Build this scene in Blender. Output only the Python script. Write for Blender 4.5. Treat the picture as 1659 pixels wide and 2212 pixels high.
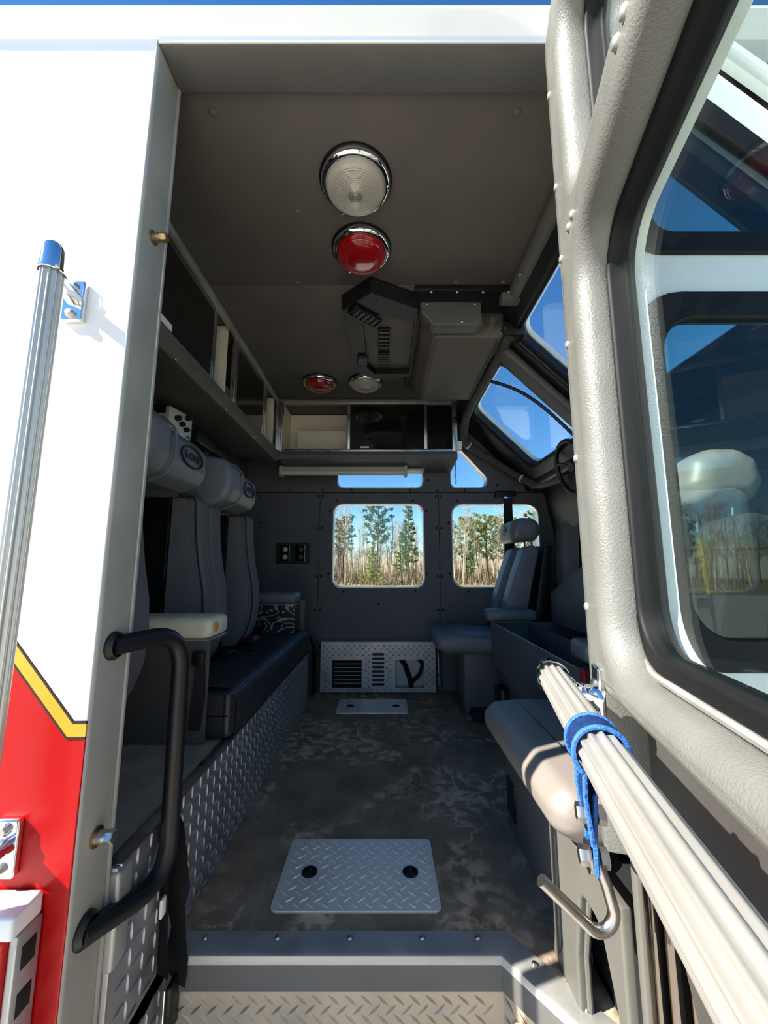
import bpy, bmesh, math, random
from mathutils import Vector, Matrix
random.seed(7)
for o in list(bpy.data.objects): bpy.data.objects.remove(o)
SC = bpy.context.scene
COL = SC.collection
PI = math.pi

# ------------------------------------------------------------------ camera
CAMZ = .866
cd = bpy.data.cameras.new('camera'); cam = bpy.data.objects.new('camera', cd); COL.objects.link(cam)
cam.location = (0, 0, CAMZ); cam.rotation_euler = (math.radians(98.2), 0, 0)
cd.sensor_fit = 'HORIZONTAL'; cd.sensor_width = 36; cd.lens = 36 * 830 / 1659
cd.clip_start = .01; cd.clip_end = 600
SC.camera = cam

# ------------------------------------------------------------------ sky, sun, exposure
SUN_DIR = Vector((2.9, 1.0, -2.5)).normalized()
W = bpy.data.worlds.new('world'); SC.world = W; W.use_nodes = True
nt = W.node_tree; nt.nodes.clear()
sky = nt.nodes.new('ShaderNodeTexSky'); sky.sky_type = 'NISHITA'; sky.sun_disc = False
sky.sun_elevation = math.asin(-SUN_DIR.z); sky.sun_rotation = math.atan2(-SUN_DIR.x, -SUN_DIR.y)
sky.air_density = 1.0; sky.dust_density = .1; sky.ozone_density = 5
bgn = nt.nodes.new('ShaderNodeBackground'); bgn.inputs['Strength'].default_value = .20
out = nt.nodes.new('ShaderNodeOutputWorld')
hsv = nt.nodes.new('ShaderNodeHueSaturation'); hsv.inputs['Saturation'].default_value = 1.2
nt.links.new(sky.outputs[0], hsv.inputs['Color']); nt.links.new(hsv.outputs[0], bgn.inputs[0]); nt.links.new(bgn.outputs[0], out.inputs[0])
sd = bpy.data.lights.new('sun', 'SUN'); sd.energy = 13.0; sd.angle = math.radians(.53); sd.color = (1, .95, .87)
sun = bpy.data.objects.new('sun', sd); COL.objects.link(sun)
sun.rotation_euler = SUN_DIR.to_track_quat('-Z', 'Y').to_euler(); sun.location = (-6, -4, 9)
SC.view_settings.view_transform = 'Standard'; SC.view_settings.look = 'None'
SC.view_settings.exposure = 0.25; SC.view_settings.gamma = 1.0; SC.view_settings.use_curve_mapping = False

# ------------------------------------------------------------------ materials
def lin(c):
    return tuple(((v / 255) / 12.92 if v / 255 <= .04045 else ((v / 255 + .055) / 1.055) ** 2.4) for v in c)
M = {}
def mat(name, rgb, rough=.5, metal=0.0, var=0.0, vscale=8, bump=0.0, bscale=200, rvar=0.0, coat=0.0, spec=.5, detail=4, stretch=None):
    m = bpy.data.materials.new(name); m.use_nodes = True
    n = m.node_tree.nodes; l = m.node_tree.links
    b = n['Principled BSDF']; c = lin(rgb)
    b.inputs['Base Color'].default_value = (*c, 1); b.inputs['Roughness'].default_value = rough
    b.inputs['Metallic'].default_value = metal; b.inputs['Coat Weight'].default_value = coat
    b.inputs['Specular IOR Level'].default_value = spec
    tc = None
    if var or bump or rvar:
        tc = n.new('ShaderNodeTexCoord'); src = tc.outputs['Object']
        if stretch:
            mp = n.new('ShaderNodeMapping'); mp.inputs['Scale'].default_value = stretch
            l.new(src, mp.inputs[0]); src = mp.outputs[0]
    if var or rvar:
        t = n.new('ShaderNodeTexNoise'); t.inputs['Scale'].default_value = vscale; t.inputs['Detail'].default_value = detail
        l.new(src, t.inputs['Vector'])
        if var:
            r = n.new('ShaderNodeValToRGB'); r.color_ramp.elements[0].position = .3; r.color_ramp.elements[1].position = .7
            r.color_ramp.elements[0].color = (*[max(0, v * (1 - var)) for v in c], 1)
            r.color_ramp.elements[1].color = (*[min(1, v * (1 + var)) for v in c], 1)
            l.new(t.outputs[0], r.inputs[0]); l.new(r.outputs[0], b.inputs['Base Color'])
        if rvar:
            mr = n.new('ShaderNodeMapRange'); mr.inputs['From Min'].default_value = .3; mr.inputs['From Max'].default_value = .7
            mr.inputs['To Min'].default_value = max(.02, rough - rvar); mr.inputs['To Max'].default_value = min(1, rough + rvar)
            l.new(t.outputs[0], mr.inputs[0]); l.new(mr.outputs[0], b.inputs['Roughness'])
    if bump:
        t = n.new('ShaderNodeTexNoise'); t.inputs['Scale'].default_value = bscale; t.inputs['Detail'].default_value = 3
        l.new(src, t.inputs['Vector'])
        bp = n.new('ShaderNodeBump'); bp.inputs['Strength'].default_value = bump; bp.inputs['Distance'].default_value = .002
        l.new(t.outputs[0], bp.inputs['Height']); l.new(bp.outputs[0], b.inputs['Normal'])
    M[name] = m
    return m
def glass(name, tint, rough=0.0, ior=1.5, gain=1.0):
    m = bpy.data.materials.new(name); m.use_nodes = True
    n = m.node_tree.nodes; l = m.node_tree.links; n.clear()
    o = n.new('ShaderNodeOutputMaterial'); mx = n.new('ShaderNodeMixShader')
    t = n.new('ShaderNodeBsdfTransparent'); t.inputs[0].default_value = (*tint, 1)
    g = n.new('ShaderNodeBsdfGlossy'); g.inputs['Roughness'].default_value = rough
    lw = n.new('ShaderNodeLayerWeight'); lw.inputs[0].default_value = .5      # Schlick Fresnel, the same from both sides of the pane
    pw = n.new('ShaderNodeMath'); pw.operation = 'POWER'; pw.inputs[1].default_value = 5; l.new(lw.outputs['Facing'], pw.inputs[0])
    f = n.new('ShaderNodeMath'); f.operation = 'MULTIPLY_ADD'; f0 = ((ior - 1) / (ior + 1)) ** 2
    f.inputs[1].default_value = 1 - f0; f.inputs[2].default_value = f0; l.new(pw.outputs[0], f.inputs[0])
    l.new(f.outputs[0], mx.inputs[0]); l.new(t.outputs[0], mx.inputs[1]); l.new(g.outputs[0], mx.inputs[2]); l.new(mx.outputs[0], o.inputs[0])
    M[name] = m
    return m
mat('white_paint', (238, 238, 234), .28, coat=.6, var=.03, vscale=3)
mat('red_paint', (176, 3, 6), .4, coat=.08, spec=.25, var=.06, vscale=4)
mat('gold_vinyl', (218, 158, 42), .4, var=.06, vscale=9)
mat('black_vinyl_line', (30, 26, 26), .5)
mat('jamb_panel_grey', (92, 90, 83), .5, var=.12, vscale=6, bump=.12, bscale=260)
mat('jamb_grey', (158, 154, 144), .5, var=.14, vscale=6, bump=.12, bscale=260)
mat('door_grey', (106, 106, 100), .42, var=.12, vscale=7, bump=.55, bscale=330, rvar=.08)
mat('ceiling_vinyl', (93, 87, 80), .62, var=.10, vscale=5, bump=.3, bscale=240)
mat('wall_vinyl', (92, 90, 91), .55, var=.10, vscale=5, bump=.35, bscale=300)
mat('cab_grey', (88, 87, 83), .5, var=.1, vscale=6, bump=.25, bscale=300)
mat('rubber_black', (9, 9, 10), .6, var=.2, vscale=30, spec=.3)
mat('plastic_black', (16, 16, 18), .45, bump=.2, bscale=300)
mat('aluminium', (205, 205, 205), .32, 1, var=.10, vscale=16, rvar=.1, bump=.06, bscale=500)
mat('dull_aluminium', (176, 175, 170), .45, .6, var=.14, vscale=12, rvar=.12)
mat('tread_aluminium', (178, 178, 180), .42, .8, var=.12, vscale=9, rvar=.12, bump=.08, bscale=400)
mat('hatch_aluminium_lit', (232, 224, 210), .4, .35, var=.08, vscale=9, rvar=.1, bump=.06, bscale=400)  # paler copy of the tread metal, standing in for reflected sun on the hatches
mat('polished_steel', (150, 138, 124), .14, 1)
mat('rail_aluminium', (204, 200, 190), .46, .75, var=.02, vscale=12, rvar=.03)
mat('riser_aluminium', (186, 172, 150), .45, .55, var=.12, vscale=9, rvar=.1)
mat('door_lower_dark', (66, 63, 60), .6, var=.1, vscale=5, bump=.3, bscale=300)
mat('chrome', (232, 232, 232), .07, 1)
mat('steel_bolt', (190, 186, 178), .28, 1, var=.1, vscale=80)
mat('brass_bolt', (176, 150, 108), .35, 1, var=.2, vscale=90)
mat('fabric_charcoal', (102, 99, 101), .92, var=.22, vscale=260, bump=.5, bscale=700)
mat('vinyl_grey', (108, 109, 113), .42, var=.10, vscale=8, bump=.25, bscale=350)
mat('vinyl_tan_sunlit', (226, 218, 188), .6, var=.16, vscale=14, bump=.25, bscale=200)  # pad colour raised to carry sunlight reflected from the door glass
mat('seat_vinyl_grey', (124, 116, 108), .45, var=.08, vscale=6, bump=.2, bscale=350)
mat('vinyl_black', (46, 47, 50), .36, var=.12, vscale=10, bump=.25, bscale=350)
mat('webbing_black', (26, 26, 27), .75, var=.2, vscale=40, bump=.4, bscale=600)
mat('webbing_blue', (22, 62, 122), .7, var=.25, vscale=180, bump=.8, bscale=500)
mat('cord_blue', (40, 96, 168), .7, var=.4, vscale=350, bump=.8, bscale=500)
mat('smoked_acrylic', (20, 18, 17), .12, coat=.5)
mat('cabinet_white', (236, 226, 204), .5, var=.04, vscale=4)
mat('radio_white', (214, 206, 190), .45, var=.05, vscale=20)
mat('yellow', (236, 196, 24), .5, var=.08, vscale=20)
mat('flag_yellow', (250, 226, 20), .5, var=.08, vscale=8)
mat('red_plastic', (170, 24, 28), .4)
mat('red_lens', (150, 6, 10), .16, coat=.8, spec=.6)
mat('lens_rim_black', (14, 14, 14), .35)
mat('tube_white', (208, 202, 188), .35)
mat('fixture_tan', (182, 176, 158), .4, var=.04)
mat('logo_dark', (24, 24, 28), .6)
mat('logo_red', (120, 40, 34), .6)
mat('hose_grey', (74, 74, 74), .8, var=.3, vscale=40, bump=.6, bscale=120)
mat('tape_white', (226, 226, 222), .5)
mat('tag_white', (235, 235, 230), .5)
mat('amber', (214, 160, 70), .4)
mat('pine_needles', (84, 106, 46), .8, var=.35, vscale=3)
mat('pine_needles_light', (132, 140, 66), .8, var=.3, vscale=3)
mat('pine_bark', (104, 88, 72), .9, var=.3, vscale=5)
mat('bare_bark', (182, 166, 142), .9, var=.25, vscale=2)
mat('bare_bark_dark', (132, 120, 104), .9, var=.25, vscale=2)
mat('brush_tan', (132, 112, 82), .9, var=.4, vscale=1.5)
mat('building_tan', (186, 172, 140), .7, var=.04, vscale=.3)
mat('building_white', (232, 232, 226), .6)
mat('grass_dry', (128, 112, 74), .95, var=.35, vscale=.6, detail=8)
mat('concrete', (186, 180, 168), .85, var=.14, vscale=.8, detail=8)
mat('fabric_black', (13, 13, 14), .9, bump=.4, bscale=600)
mat('bench_mat_sunlit', (158, 152, 138), .7, var=.22, vscale=9, bump=.3, bscale=300, detail=8)  # bench top made lighter in colour to suggest reflected sun near the doorway
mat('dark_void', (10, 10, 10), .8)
glass('glass_clear', (.93, .96, .95))
glass('glass_tint', (.84, .92, .90))
glass('lens_clear', (.80, .80, .77), .10, 1.9)

def frosted_lens():
    m = glass('lens_frost', (.8, .8, .76), .12, 1.8); n = m.node_tree.nodes; l = m.node_tree.links
    o = [x for x in n if x.type == 'OUTPUT_MATERIAL'][0]; mx = [x for x in n if x.type == 'MIX_SHADER'][0]
    d = n.new('ShaderNodeBsdfPrincipled'); d.inputs['Base Color'].default_value = (*lin((214, 208, 194)), 1); d.inputs['Roughness'].default_value = .2
    m2 = n.new('ShaderNodeMixShader'); m2.inputs[0].default_value = .55; l.new(mx.outputs[0], m2.inputs[1]); l.new(d.outputs[0], m2.inputs[2]); l.new(m2.outputs[0], o.inputs[0])
frosted_lens()
def floor_material():
    m = bpy.data.materials.new('worn_rubber_floor'); m.use_nodes = True
    n = m.node_tree.nodes; l = m.node_tree.links; b = n['Principled BSDF']
    tc = n.new('ShaderNodeTexCoord')
    def noise(s, d, dist=0):
        t = n.new('ShaderNodeTexNoise'); t.inputs['Scale'].default_value = s; t.inputs['Detail'].default_value = d
        t.inputs['Distortion'].default_value = dist; l.new(tc.outputs['Object'], t.inputs['Vector']); return t
    def ramp(src, a, bb, c0, c1):
        r = n.new('ShaderNodeValToRGB'); r.color_ramp.elements[0].position = a; r.color_ramp.elements[1].position = bb
        r.color_ramp.elements[0].color = (*c0, 1); r.color_ramp.elements[1].color = (*c1, 1); l.new(src, r.inputs[0]); return r
    def mix(fac, c1, c2):
        x = n.new('ShaderNodeMixRGB'); l.new(fac, x.inputs[0]); l.new(c1, x.inputs[1]); l.new(c2, x.inputs[2]); return x
    base = ramp(noise(9, 8).outputs[0], .35, .7, lin((116, 101, 82)), lin((148, 131, 108)))  # floor tones lightened and warmed in place of sunlight bounced off the door glass
    dust = ramp(noise(60, 5).outputs[0], .3, .8, lin((196, 172, 140)), lin((232, 206, 170)))
    pm = ramp(noise(3.2, 9, .6).outputs[0], .44, .58, (0, 0, 0), (1, 1, 1))
    pf = ramp(noise(22, 9, .4).outputs[0], .47, .60, (0, 0, 0), (.8, .8, .8))
    mm = n.new('ShaderNodeMixRGB'); mm.blend_type = 'MULTIPLY'; mm.inputs[0].default_value = 1
    l.new(pm.outputs[0], mm.inputs[1]); l.new(pf.outputs[0], mm.inputs[2])
    c1 = mix(mm.outputs[0], base.outputs[0], dust.outputs[0])
    # dried drip lines: narrow bands of a distorted noise
    dn = noise(3.0, 5, 1.6); ab = n.new('ShaderNodeMath'); ab.operation = 'SUBTRACT'; ab.inputs[1].default_value = .5; l.new(dn.outputs[0], ab.inputs[0])
    a2 = n.new('ShaderNodeMath'); a2.operation = 'ABSOLUTE'; l.new(ab.outputs[0], a2.inputs[0])
    lr = ramp(a2.outputs[0], .006, .022, (1, 1, 1), (0, 0, 0))
    gate = ramp(noise(2.1, 3).outputs[0], .5, .6, (0, 0, 0), (.75, .75, .75))
    m2 = n.new('ShaderNodeMixRGB'); m2.blend_type = 'MULTIPLY'; m2.inputs[0].default_value = 1
    l.new(lr.outputs[0], m2.inputs[1]); l.new(gate.outputs[0], m2.inputs[2])
    c2 = mix(m2.outputs[0], c1.outputs[0], dust.outputs[0])
    l.new(c2.outputs[0], b.inputs['Base Color']); b.inputs['Roughness'].default_value = .72
    bp = n.new('ShaderNodeBump'); bp.inputs['Strength'].default_value = .5; bp.inputs['Distance'].default_value = .002
    l.new(noise(420, 2).outputs[0], bp.inputs['Height']); l.new(bp.outputs[0], b.inputs['Normal'])
    M['floor_rubber'] = m
floor_material()
def scuffed():
    m = mat('scuffed_aluminium', (96, 98, 100), .4, .9, bump=.1, bscale=300)
    n = m.node_tree.nodes; l = m.node_tree.links; b = n['Principled BSDF']
    tc = n.new('ShaderNodeTexCoord'); t = n.new('ShaderNodeTexNoise'); t.inputs['Scale'].default_value = 9; t.inputs['Detail'].default_value = 1.5; t.inputs['Distortion'].default_value = 1.2
    l.new(tc.outputs['Object'], t.inputs['Vector'])
    w = n.new('ShaderNodeMath'); w.operation = 'MULTIPLY'; w.inputs[1].default_value = 40; l.new(t.outputs[0], w.inputs[0])
    s = n.new('ShaderNodeMath'); s.operation = 'SINE'; l.new(w.outputs[0], s.inputs[0])
    r = n.new('ShaderNodeValToRGB'); r.color_ramp.elements[0].position = .62; r.color_ramp.elements[1].position = .95
    r.color_ramp.elements[0].color = (*lin((70, 72, 76)), 1); r.color_ramp.elements[1].color = (*lin((215, 215, 215)), 1)
    l.new(s.outputs[0], r.inputs[0]); l.new(r.outputs[0], b.inputs['Base Color'])
scuffed()

# ------------------------------------------------------------------ mesh helpers
def frame(o, ux, vy):
    ux = Vector(ux).normalized(); vy = Vector(vy).normalized(); w = ux.cross(vy)
    m = Matrix((ux, vy, w)).transposed().to_4x4(); m.translation = Vector(o); return m
XZ = lambda y: frame((0, y, 0), (1, 0, 0), (0, 0, 1))      # normal towards the camera (-y)
YZ = lambda x: frame((x, 0, 0), (0, 1, 0), (0, 0, 1))      # normal +x
XY = lambda z: frame((0, 0, z), (1, 0, 0), (0, 1, 0))      # normal up
class MB:
    def __init__(s): s.bm = bmesh.new()
    def _xf(s, vs, m):
        if m is not None: bmesh.ops.transform(s.bm, matrix=m, verts=vs)
    def box(s, x0, x1, y0, y1, z0, z1, bev=0, seg=2, m=None):
        r = bmesh.ops.create_cube(s.bm, size=1)['verts']
        for v in r: v.co = Vector((x0 + (v.co.x + .5) * (x1 - x0), y0 + (v.co.y + .5) * (y1 - y0), z0 + (v.co.z + .5) * (z1 - z0)))
        if bev:
            es = {e for v in r for e in v.link_edges}
            q = bmesh.ops.bevel(s.bm, geom=list(es), offset=bev, segments=seg, profile=.5, affect='EDGES')
            r = list({v for f in q['faces'] for v in f.verts} | {v for v in r if v.is_valid})
            for v in list(r):
                for f in v.link_faces:
                    for w in f.verts:
                        if w not in r: r.append(w)
        s._xf(r, m); return s
    def prism(s, poly, m, d, bev=0, seg=2):
        vs = [s.bm.verts.new((p[0], p[1], 0)) for p in poly]
        f = s.bm.faces.new(vs); e = bmesh.ops.extrude_face_region(s.bm, geom=[f])
        top = [g for g in e['geom'] if isinstance(g, bmesh.types.BMVert)]
        for v in top: v.co.z += d
        allv = vs + top
        bmesh.ops.recalc_face_normals(s.bm, faces=list({f for v in allv for f in v.link_faces}))
        if bev:
            es = list({e for v in allv for e in v.link_edges})
            q = bmesh.ops.bevel(s.bm, geom=es, offset=bev, segments=seg, profile=.5, affect='EDGES')
            st = set(v for v in allv if v.is_valid) | {v for f in q['faces'] for v in f.verts}
            allv = list(st | {w for v in st for f in v.link_faces for w in f.verts})
        s._xf(allv, m); return s
    def tube(s, path, r, seg=10, closed=False, caps=True, flute=0, nfl=0, flat=1.0, up=None):
        P = [Vector(p) for p in path]; n = len(P); rings = []
        R = r if isinstance(r, (list, tuple)) else [r] * n
        prev = None
        for i, p in enumerate(P):
            a = P[(i - 1) % n] if (closed or i > 0) else p; b = P[(i + 1) % n] if (closed or i < n - 1) else p
            t = (b - a).normalized()
            if prev is None:
                u = Vector(up) if up else (Vector((0, 0, 1)) if abs(t.z) < .9 else Vector((1, 0, 0)))
            else: u = prev
            u = (u - t * u.dot(t)).normalized(); v = t.cross(u); prev = u
            ring = []
            for k in range(seg):
                an = 2 * PI * k / seg; rr = R[i] * (1 - flute * (.5 - .5 * math.cos(an * nfl))) if nfl else R[i]
                ring.append(s.bm.verts.new(p + u * math.cos(an) * rr + v * math.sin(an) * rr * flat))
            rings.append(ring)
        for i in range(n if closed else n - 1):
            A, B = rings[i], rings[(i + 1) % n]
            for k in range(seg): s.bm.faces.new((A[k], A[(k + 1) % seg], B[(k + 1) % seg], B[k]))
        if caps and not closed:
            s.bm.faces.new(rings[0][::-1]); s.bm.faces.new(rings[-1])
        return s
    def lathe(s, prof, m, seg=24):
        rings = []; nv = []
        for r, h in prof:
            if r < 1e-6: v = s.bm.verts.new((0, 0, h)); rings.append([v]); nv.append(v)
            else:
                ring = [s.bm.verts.new((r * math.cos(2 * PI * k / seg), r * math.sin(2 * PI * k / seg), h)) for k in range(seg)]
                rings.append(ring); nv += ring
        for A, B in zip(rings, rings[1:]):
            for k in range(seg):
                k2 = (k + 1) % seg
                if len(A) == 1 and len(B) == 1: continue
                if len(A) == 1: s.bm.faces.new((A[0], B[k2], B[k]))
                elif len(B) == 1: s.bm.faces.new((A[k], A[k2], B[0]))
                else: s.bm.faces.new((A[k], A[k2], B[k2], B[k]))
        s._xf(nv, m); return s
    def mesh(s, me, m=None):
        k = len(s.bm.verts); s.bm.from_mesh(me); s.bm.verts.ensure_lookup_table()
        s._xf(s.bm.verts[k:], m); return s
    def plate(s, outline, holes, m, w0, w1, bev=0, res=3):
        s.mesh(plate_mesh(outline, holes, w1 - w0, bev, res), m @ Matrix.Translation((0, 0, (w0 + w1) / 2))); return s
    def grid(s, f, nu, nv):
        V = [[s.bm.verts.new(f(i / nu, j / nv)) for j in range(nv + 1)] for i in range(nu + 1)]
        for i in range(nu):
            for j in range(nv): s.bm.faces.new((V[i][j], V[i + 1][j], V[i + 1][j + 1], V[i][j + 1]))
        return s
def plate_mesh(outline, holes, depth, bev=0, res=3):
    c = bpy.data.curves.new('tmp', 'CURVE'); c.dimensions = '2D'; c.fill_mode = 'BOTH'
    for pts in [outline] + list(holes):
        sp = c.splines.new('POLY'); sp.points.add(len(pts) - 1)
        for p, q in zip(sp.points, pts): p.co = (q[0], q[1], 0, 1)
        sp.use_cyclic_u = True
    c.extrude = depth / 2 - bev; c.bevel_depth = bev; c.bevel_resolution = res; c.offset = -bev
    o = bpy.data.objects.new('tmp', c); COL.objects.link(o)
    dg = bpy.context.evaluated_depsgraph_get(); me = bpy.data.meshes.new_from_object(o.evaluated_get(dg))
    bpy.data.objects.remove(o); bpy.data.curves.remove(c)
    return me
def text_mesh(txt, size, depth=.0008, shear=0):
    c = bpy.data.curves.new('tmp', 'FONT'); c.body = txt; c.size = size; c.extrude = depth; c.align_x = 'CENTER'; c.align_y = 'CENTER'; c.shear = shear; c.offset = size * .018
    o = bpy.data.objects.new('tmp', c); COL.objects.link(o)
    dg = bpy.context.evaluated_depsgraph_get(); me = bpy.data.meshes.new_from_object(o.evaluated_get(dg))
    bpy.data.objects.remove(o); bpy.data.curves.remove(c)
    return me
def rpoly(pts, r, n=6):
    out = []; L = len(pts); rs = r if isinstance(r, (list, tuple)) else [r] * L
    for i in range(L):
        p = Vector(pts[i]); a = Vector(pts[i - 1]) - p; b = Vector(pts[(i + 1) % L]) - p; R = rs[i]
        if R <= 0: out.append(tuple(p)); continue
        la, lb = a.length, b.length; a.normalize(); b.normalize()
        ang = a.angle(b); d = min(R / math.tan(ang / 2), la * .49, lb * .49); R = d * math.tan(ang / 2)
        cen = p + (a + b).normalized() * (R / math.sin(ang / 2)); p0 = p + a * d; p1 = p + b * d
        v0 = p0 - cen; v1 = p1 - cen; tot = v0.angle_signed(v1) if v0.length > 0 else 0
        for k in range(n + 1):
            t = -tot * k / n
            out.append((cen.x + v0.x * math.cos(t) - v0.y * math.sin(t), cen.y + v0.x * math.sin(t) + v0.y * math.cos(t)))
    return out
def rrect(x0, x1, y0, y1, r, n=6): return rpoly([(x0, y0), (x1, y0), (x1, y1), (x0, y1)], r, n)
def circ(cx, cy, r, n=20, ry=None): return [(cx + r * math.cos(2 * PI * k / n), cy + (ry or r) * math.sin(2 * PI * k / n)) for k in range(n)]
def arc(pts, r, n=6):
    """3-D polyline with rounded inner corners"""
    out = [Vector(pts[0])]
    for i in range(1, len(pts) - 1):
        p = Vector(pts[i]); a = Vector(pts[i - 1]) - p; b = Vector(pts[i + 1]) - p
        d = min(r, a.length * .49, b.length * .49); a.normalize(); b.normalize()
        for k in range(n + 1):
            t = k / n; out.append((p + a * d) * (1 - t) ** 2 + p * 2 * t * (1 - t) + (p + b * d) * t ** 2)
    out.append(Vector(pts[-1])); return out
def finish(mb, name, material, ang=35):
    me = bpy.data.meshes.new(name)
    bmesh.ops.recalc_face_normals(mb.bm, faces=mb.bm.faces)
    mb.bm.to_mesh(me); mb.bm.free()
    me.materials.clear(); me.materials.append(M[material])
    me.polygons.foreach_set('use_smooth', [True] * len(me.polygons)); me.set_sharp_from_angle(angle=math.radians(ang))
    return me
def wloc(o):
    v = Vector(o.location)
    while o.parent: o = o.parent; v += Vector(o.location)
    return v
def part(name, mb, material, parent, label=None, ang=35, kind=None):
    me = finish(mb, name, material, ang); o = bpy.data.objects.new(name, me); COL.objects.link(o)
    o.parent = parent; me.transform(Matrix.Translation(-wloc(parent)))
    if label: o['label'] = label
    if kind: o['kind'] = kind
    return o
def thing(name, label, cat, loc, group=None, kind=None):
    o = bpy.data.objects.new(name, None); COL.objects.link(o); o.location = loc; o.empty_display_size = .1
    o['label'] = label
    if cat: o['category'] = cat
    if group: o['group'] = group
    if kind: o['kind'] = kind
    return o
def solo(name, mb, material, label, cat, group=None, kind=None, ang=35):
    me = finish(mb, name, material, ang); o = bpy.data.objects.new(name, me); COL.objects.link(o)
    xs = [v.co for v in me.vertices]
    c = Vector(((min(v.x for v in xs) + max(v.x for v in xs)) / 2, (min(v.y for v in xs) + max(v.y for v in xs)) / 2, min(v.z for v in xs)))
    me.transform(Matrix.Translation(-c)); o.location = c
    if label: o['label'] = label
    if cat: o['category'] = cat
    if group: o['group'] = group
    if kind: o['kind'] = kind
    return o
def struct(name, mb, material, label, cat='structure'): return solo(name, mb, material, label, cat, kind='structure')
def sroot(name, label, cat, loc): return thing(name, label, cat, loc, kind='structure')
def copies(name, me, mats, parent, label=None):
    """alike small pieces sharing one mesh; mats = world matrices (translation + rotation)"""
    res = []; w = Matrix.Translation(-wloc(parent))
    for m in mats:
        o = bpy.data.objects.new(name, me); COL.objects.link(o); o.parent = parent; o.matrix_local = w @ m
        if label: o['label'] = label
        res.append(o)
    return res
def screw_mesh(r, h, material, name='screw'):
    return finish(MB().lathe([(r, 0), (r, h * .3), (r * .75, h * .8), (r * .35, h), (0, h)], None, 10), name, material, 50)
SCREW = screw_mesh(.0075, .005, 'plastic_black')
SCREW_STEEL = screw_mesh(.007, .005, 'steel_bolt')
RIVET = screw_mesh(.008, .006, 'dull_aluminium', 'rivet')
def at(m, u, v, w=0): return m @ Matrix.Translation((u, v, w))
def loft(mb, prof, y0, y1, r, n=5):
    """extrude an x/z profile along y with softly rounded ends"""
    x0 = min(p[0] for p in prof); x1 = max(p[0] for p in prof); z0 = min(p[1] for p in prof); z1 = max(p[1] for p in prof)
    cx, cz, hx, hz = (x0 + x1) / 2, (z0 + z1) / 2, (x1 - x0) / 2, (z1 - z0) / 2; rings = []
    st = [(y0 + r * (1 - math.sin(PI / 2 * k / n)), r * (1 - math.cos(PI / 2 * k / n))) for k in range(n, -1, -1)]
    st += [(y0 + (y1 - y0) * t, 0) for t in (.35, .65)] + [(y0 + y1 - a, d) for a, d in reversed(st)]
    for y, d in st: rings.append([mb.bm.verts.new((cx + (p[0] - cx) * (hx - d) / hx, y, cz + (p[1] - cz) * (hz - d) / hz)) for p in prof])
    L = len(prof)
    for A, B in zip(rings, rings[1:]):
        for k in range(L): mb.bm.faces.new((A[k], A[(k + 1) % L], B[(k + 1) % L], B[k]))
    mb.bm.faces.new(rings[0]); mb.bm.faces.new(rings[-1][::-1])
    return mb
def lugs(mb, m, u0, u1, v0, v1, pitch=.036, L=.017, wd=.0042, h=.0028, skip=None, a0=0.0):
    """raised tread bars of checker plate, alternating at +-45 degrees"""
    nu = int((u1 - u0) / pitch); nv = int((v1 - v0) / (pitch * .5))
    for j in range(nv):
        for i in range(nu):
            u = u0 + (i + .5 + (.5 if j % 2 else 0) * .0) * pitch + (pitch * .5 if j % 2 else 0); v = v0 + (j + .6) * pitch * .5
            if u > u1 - L * .6 or v > v1 - L * .4: continue
            if skip and skip(u, v): continue
            a = a0 + PI / 4 * (1 if j % 2 else -1) * (.85 if not a0 else 1); ca, sa = math.cos(a), math.sin(a)
            P = [(-L, 0, 0), (0, -wd, 0), (L, 0, 0), (0, wd, 0), (-L * .6, 0, h), (L * .6, 0, h)]
            V = [mb.bm.verts.new(m @ Vector((u + x * ca - y * sa, v + x * sa + y * ca, z - .0002))) for x, y, z in P]
            for f in ((0, 1, 4), (1, 5, 4), (1, 2, 5), (2, 3, 5), (3, 4, 5), (3, 0, 4)): mb.bm.faces.new([V[k] for k in f])
    return mb

# ================================================================== THE SETTING
# ground outside (cab floor is z = 0, ground lies 1.35 m lower)
GZ = -1.35
struct('ground', MB().plate([(-250, -250), (250, -250), (250, 250), (-250, 250)], [], XY(GZ), -.3, 0), 'grass_dry', 'dry winter grass field around the truck', 'ground')
struct('apron_pavement', MB().plate(rrect(-40, 30, -30, 14, 1), [], XY(GZ), 0, .02), 'concrete', 'pale concrete apron under the truck', 'pavement')

# ---- cab floor
FL = [(-1.05, 2.95), (-1.05, .80), (-.49, .80), (-.49, 1.01), (.27, 1.01), (.44, .80), (1.45, .80), (1.45, 2.95)]
floor = struct('floor', MB().plate(FL[::-1], [], XY(0), -.04, 0), 'floor_rubber', 'worn black rubber cab floor with dusty stains', 'floor')
# threshold nosing: a bent aluminium angle along the edge of the floor
def sweep(mb, path, prof):
    """prof: (outward, up) points, path: xy polyline"""
    n = len(path); rings = []
    for i in range(n):
        p = Vector(path[i]); a = Vector(path[max(i - 1, 0)]); b = Vector(path[min(i + 1, n - 1)])
        d1 = (p - a).normalized() if i > 0 else (b - p).normalized(); d2 = (b - p).normalized() if i < n - 1 else d1
        n1 = Vector((d1.y, -d1.x)); n2 = Vector((d2.y, -d2.x)); nn = (n1 + n2).normalized(); k = 1 / max(.3, nn.dot(n1))
        rings.append([mb.bm.verts.new((p.x + nn.x * k * o, p.y + nn.y * k * o, z)) for o, z in prof])
    L = len(prof)
    for A, B in zip(rings, rings[1:]):
        for k in range(L): mb.bm.faces.new((A[k], A[(k + 1) % L], B[(k + 1) % L], B[k]))
    mb.bm.faces.new(rings[0]); mb.bm.faces.new(rings[-1][::-1])
    return mb
NOSE = [(-.489, 1.01), (.27, 1.01), (.438, .80)]
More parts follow.
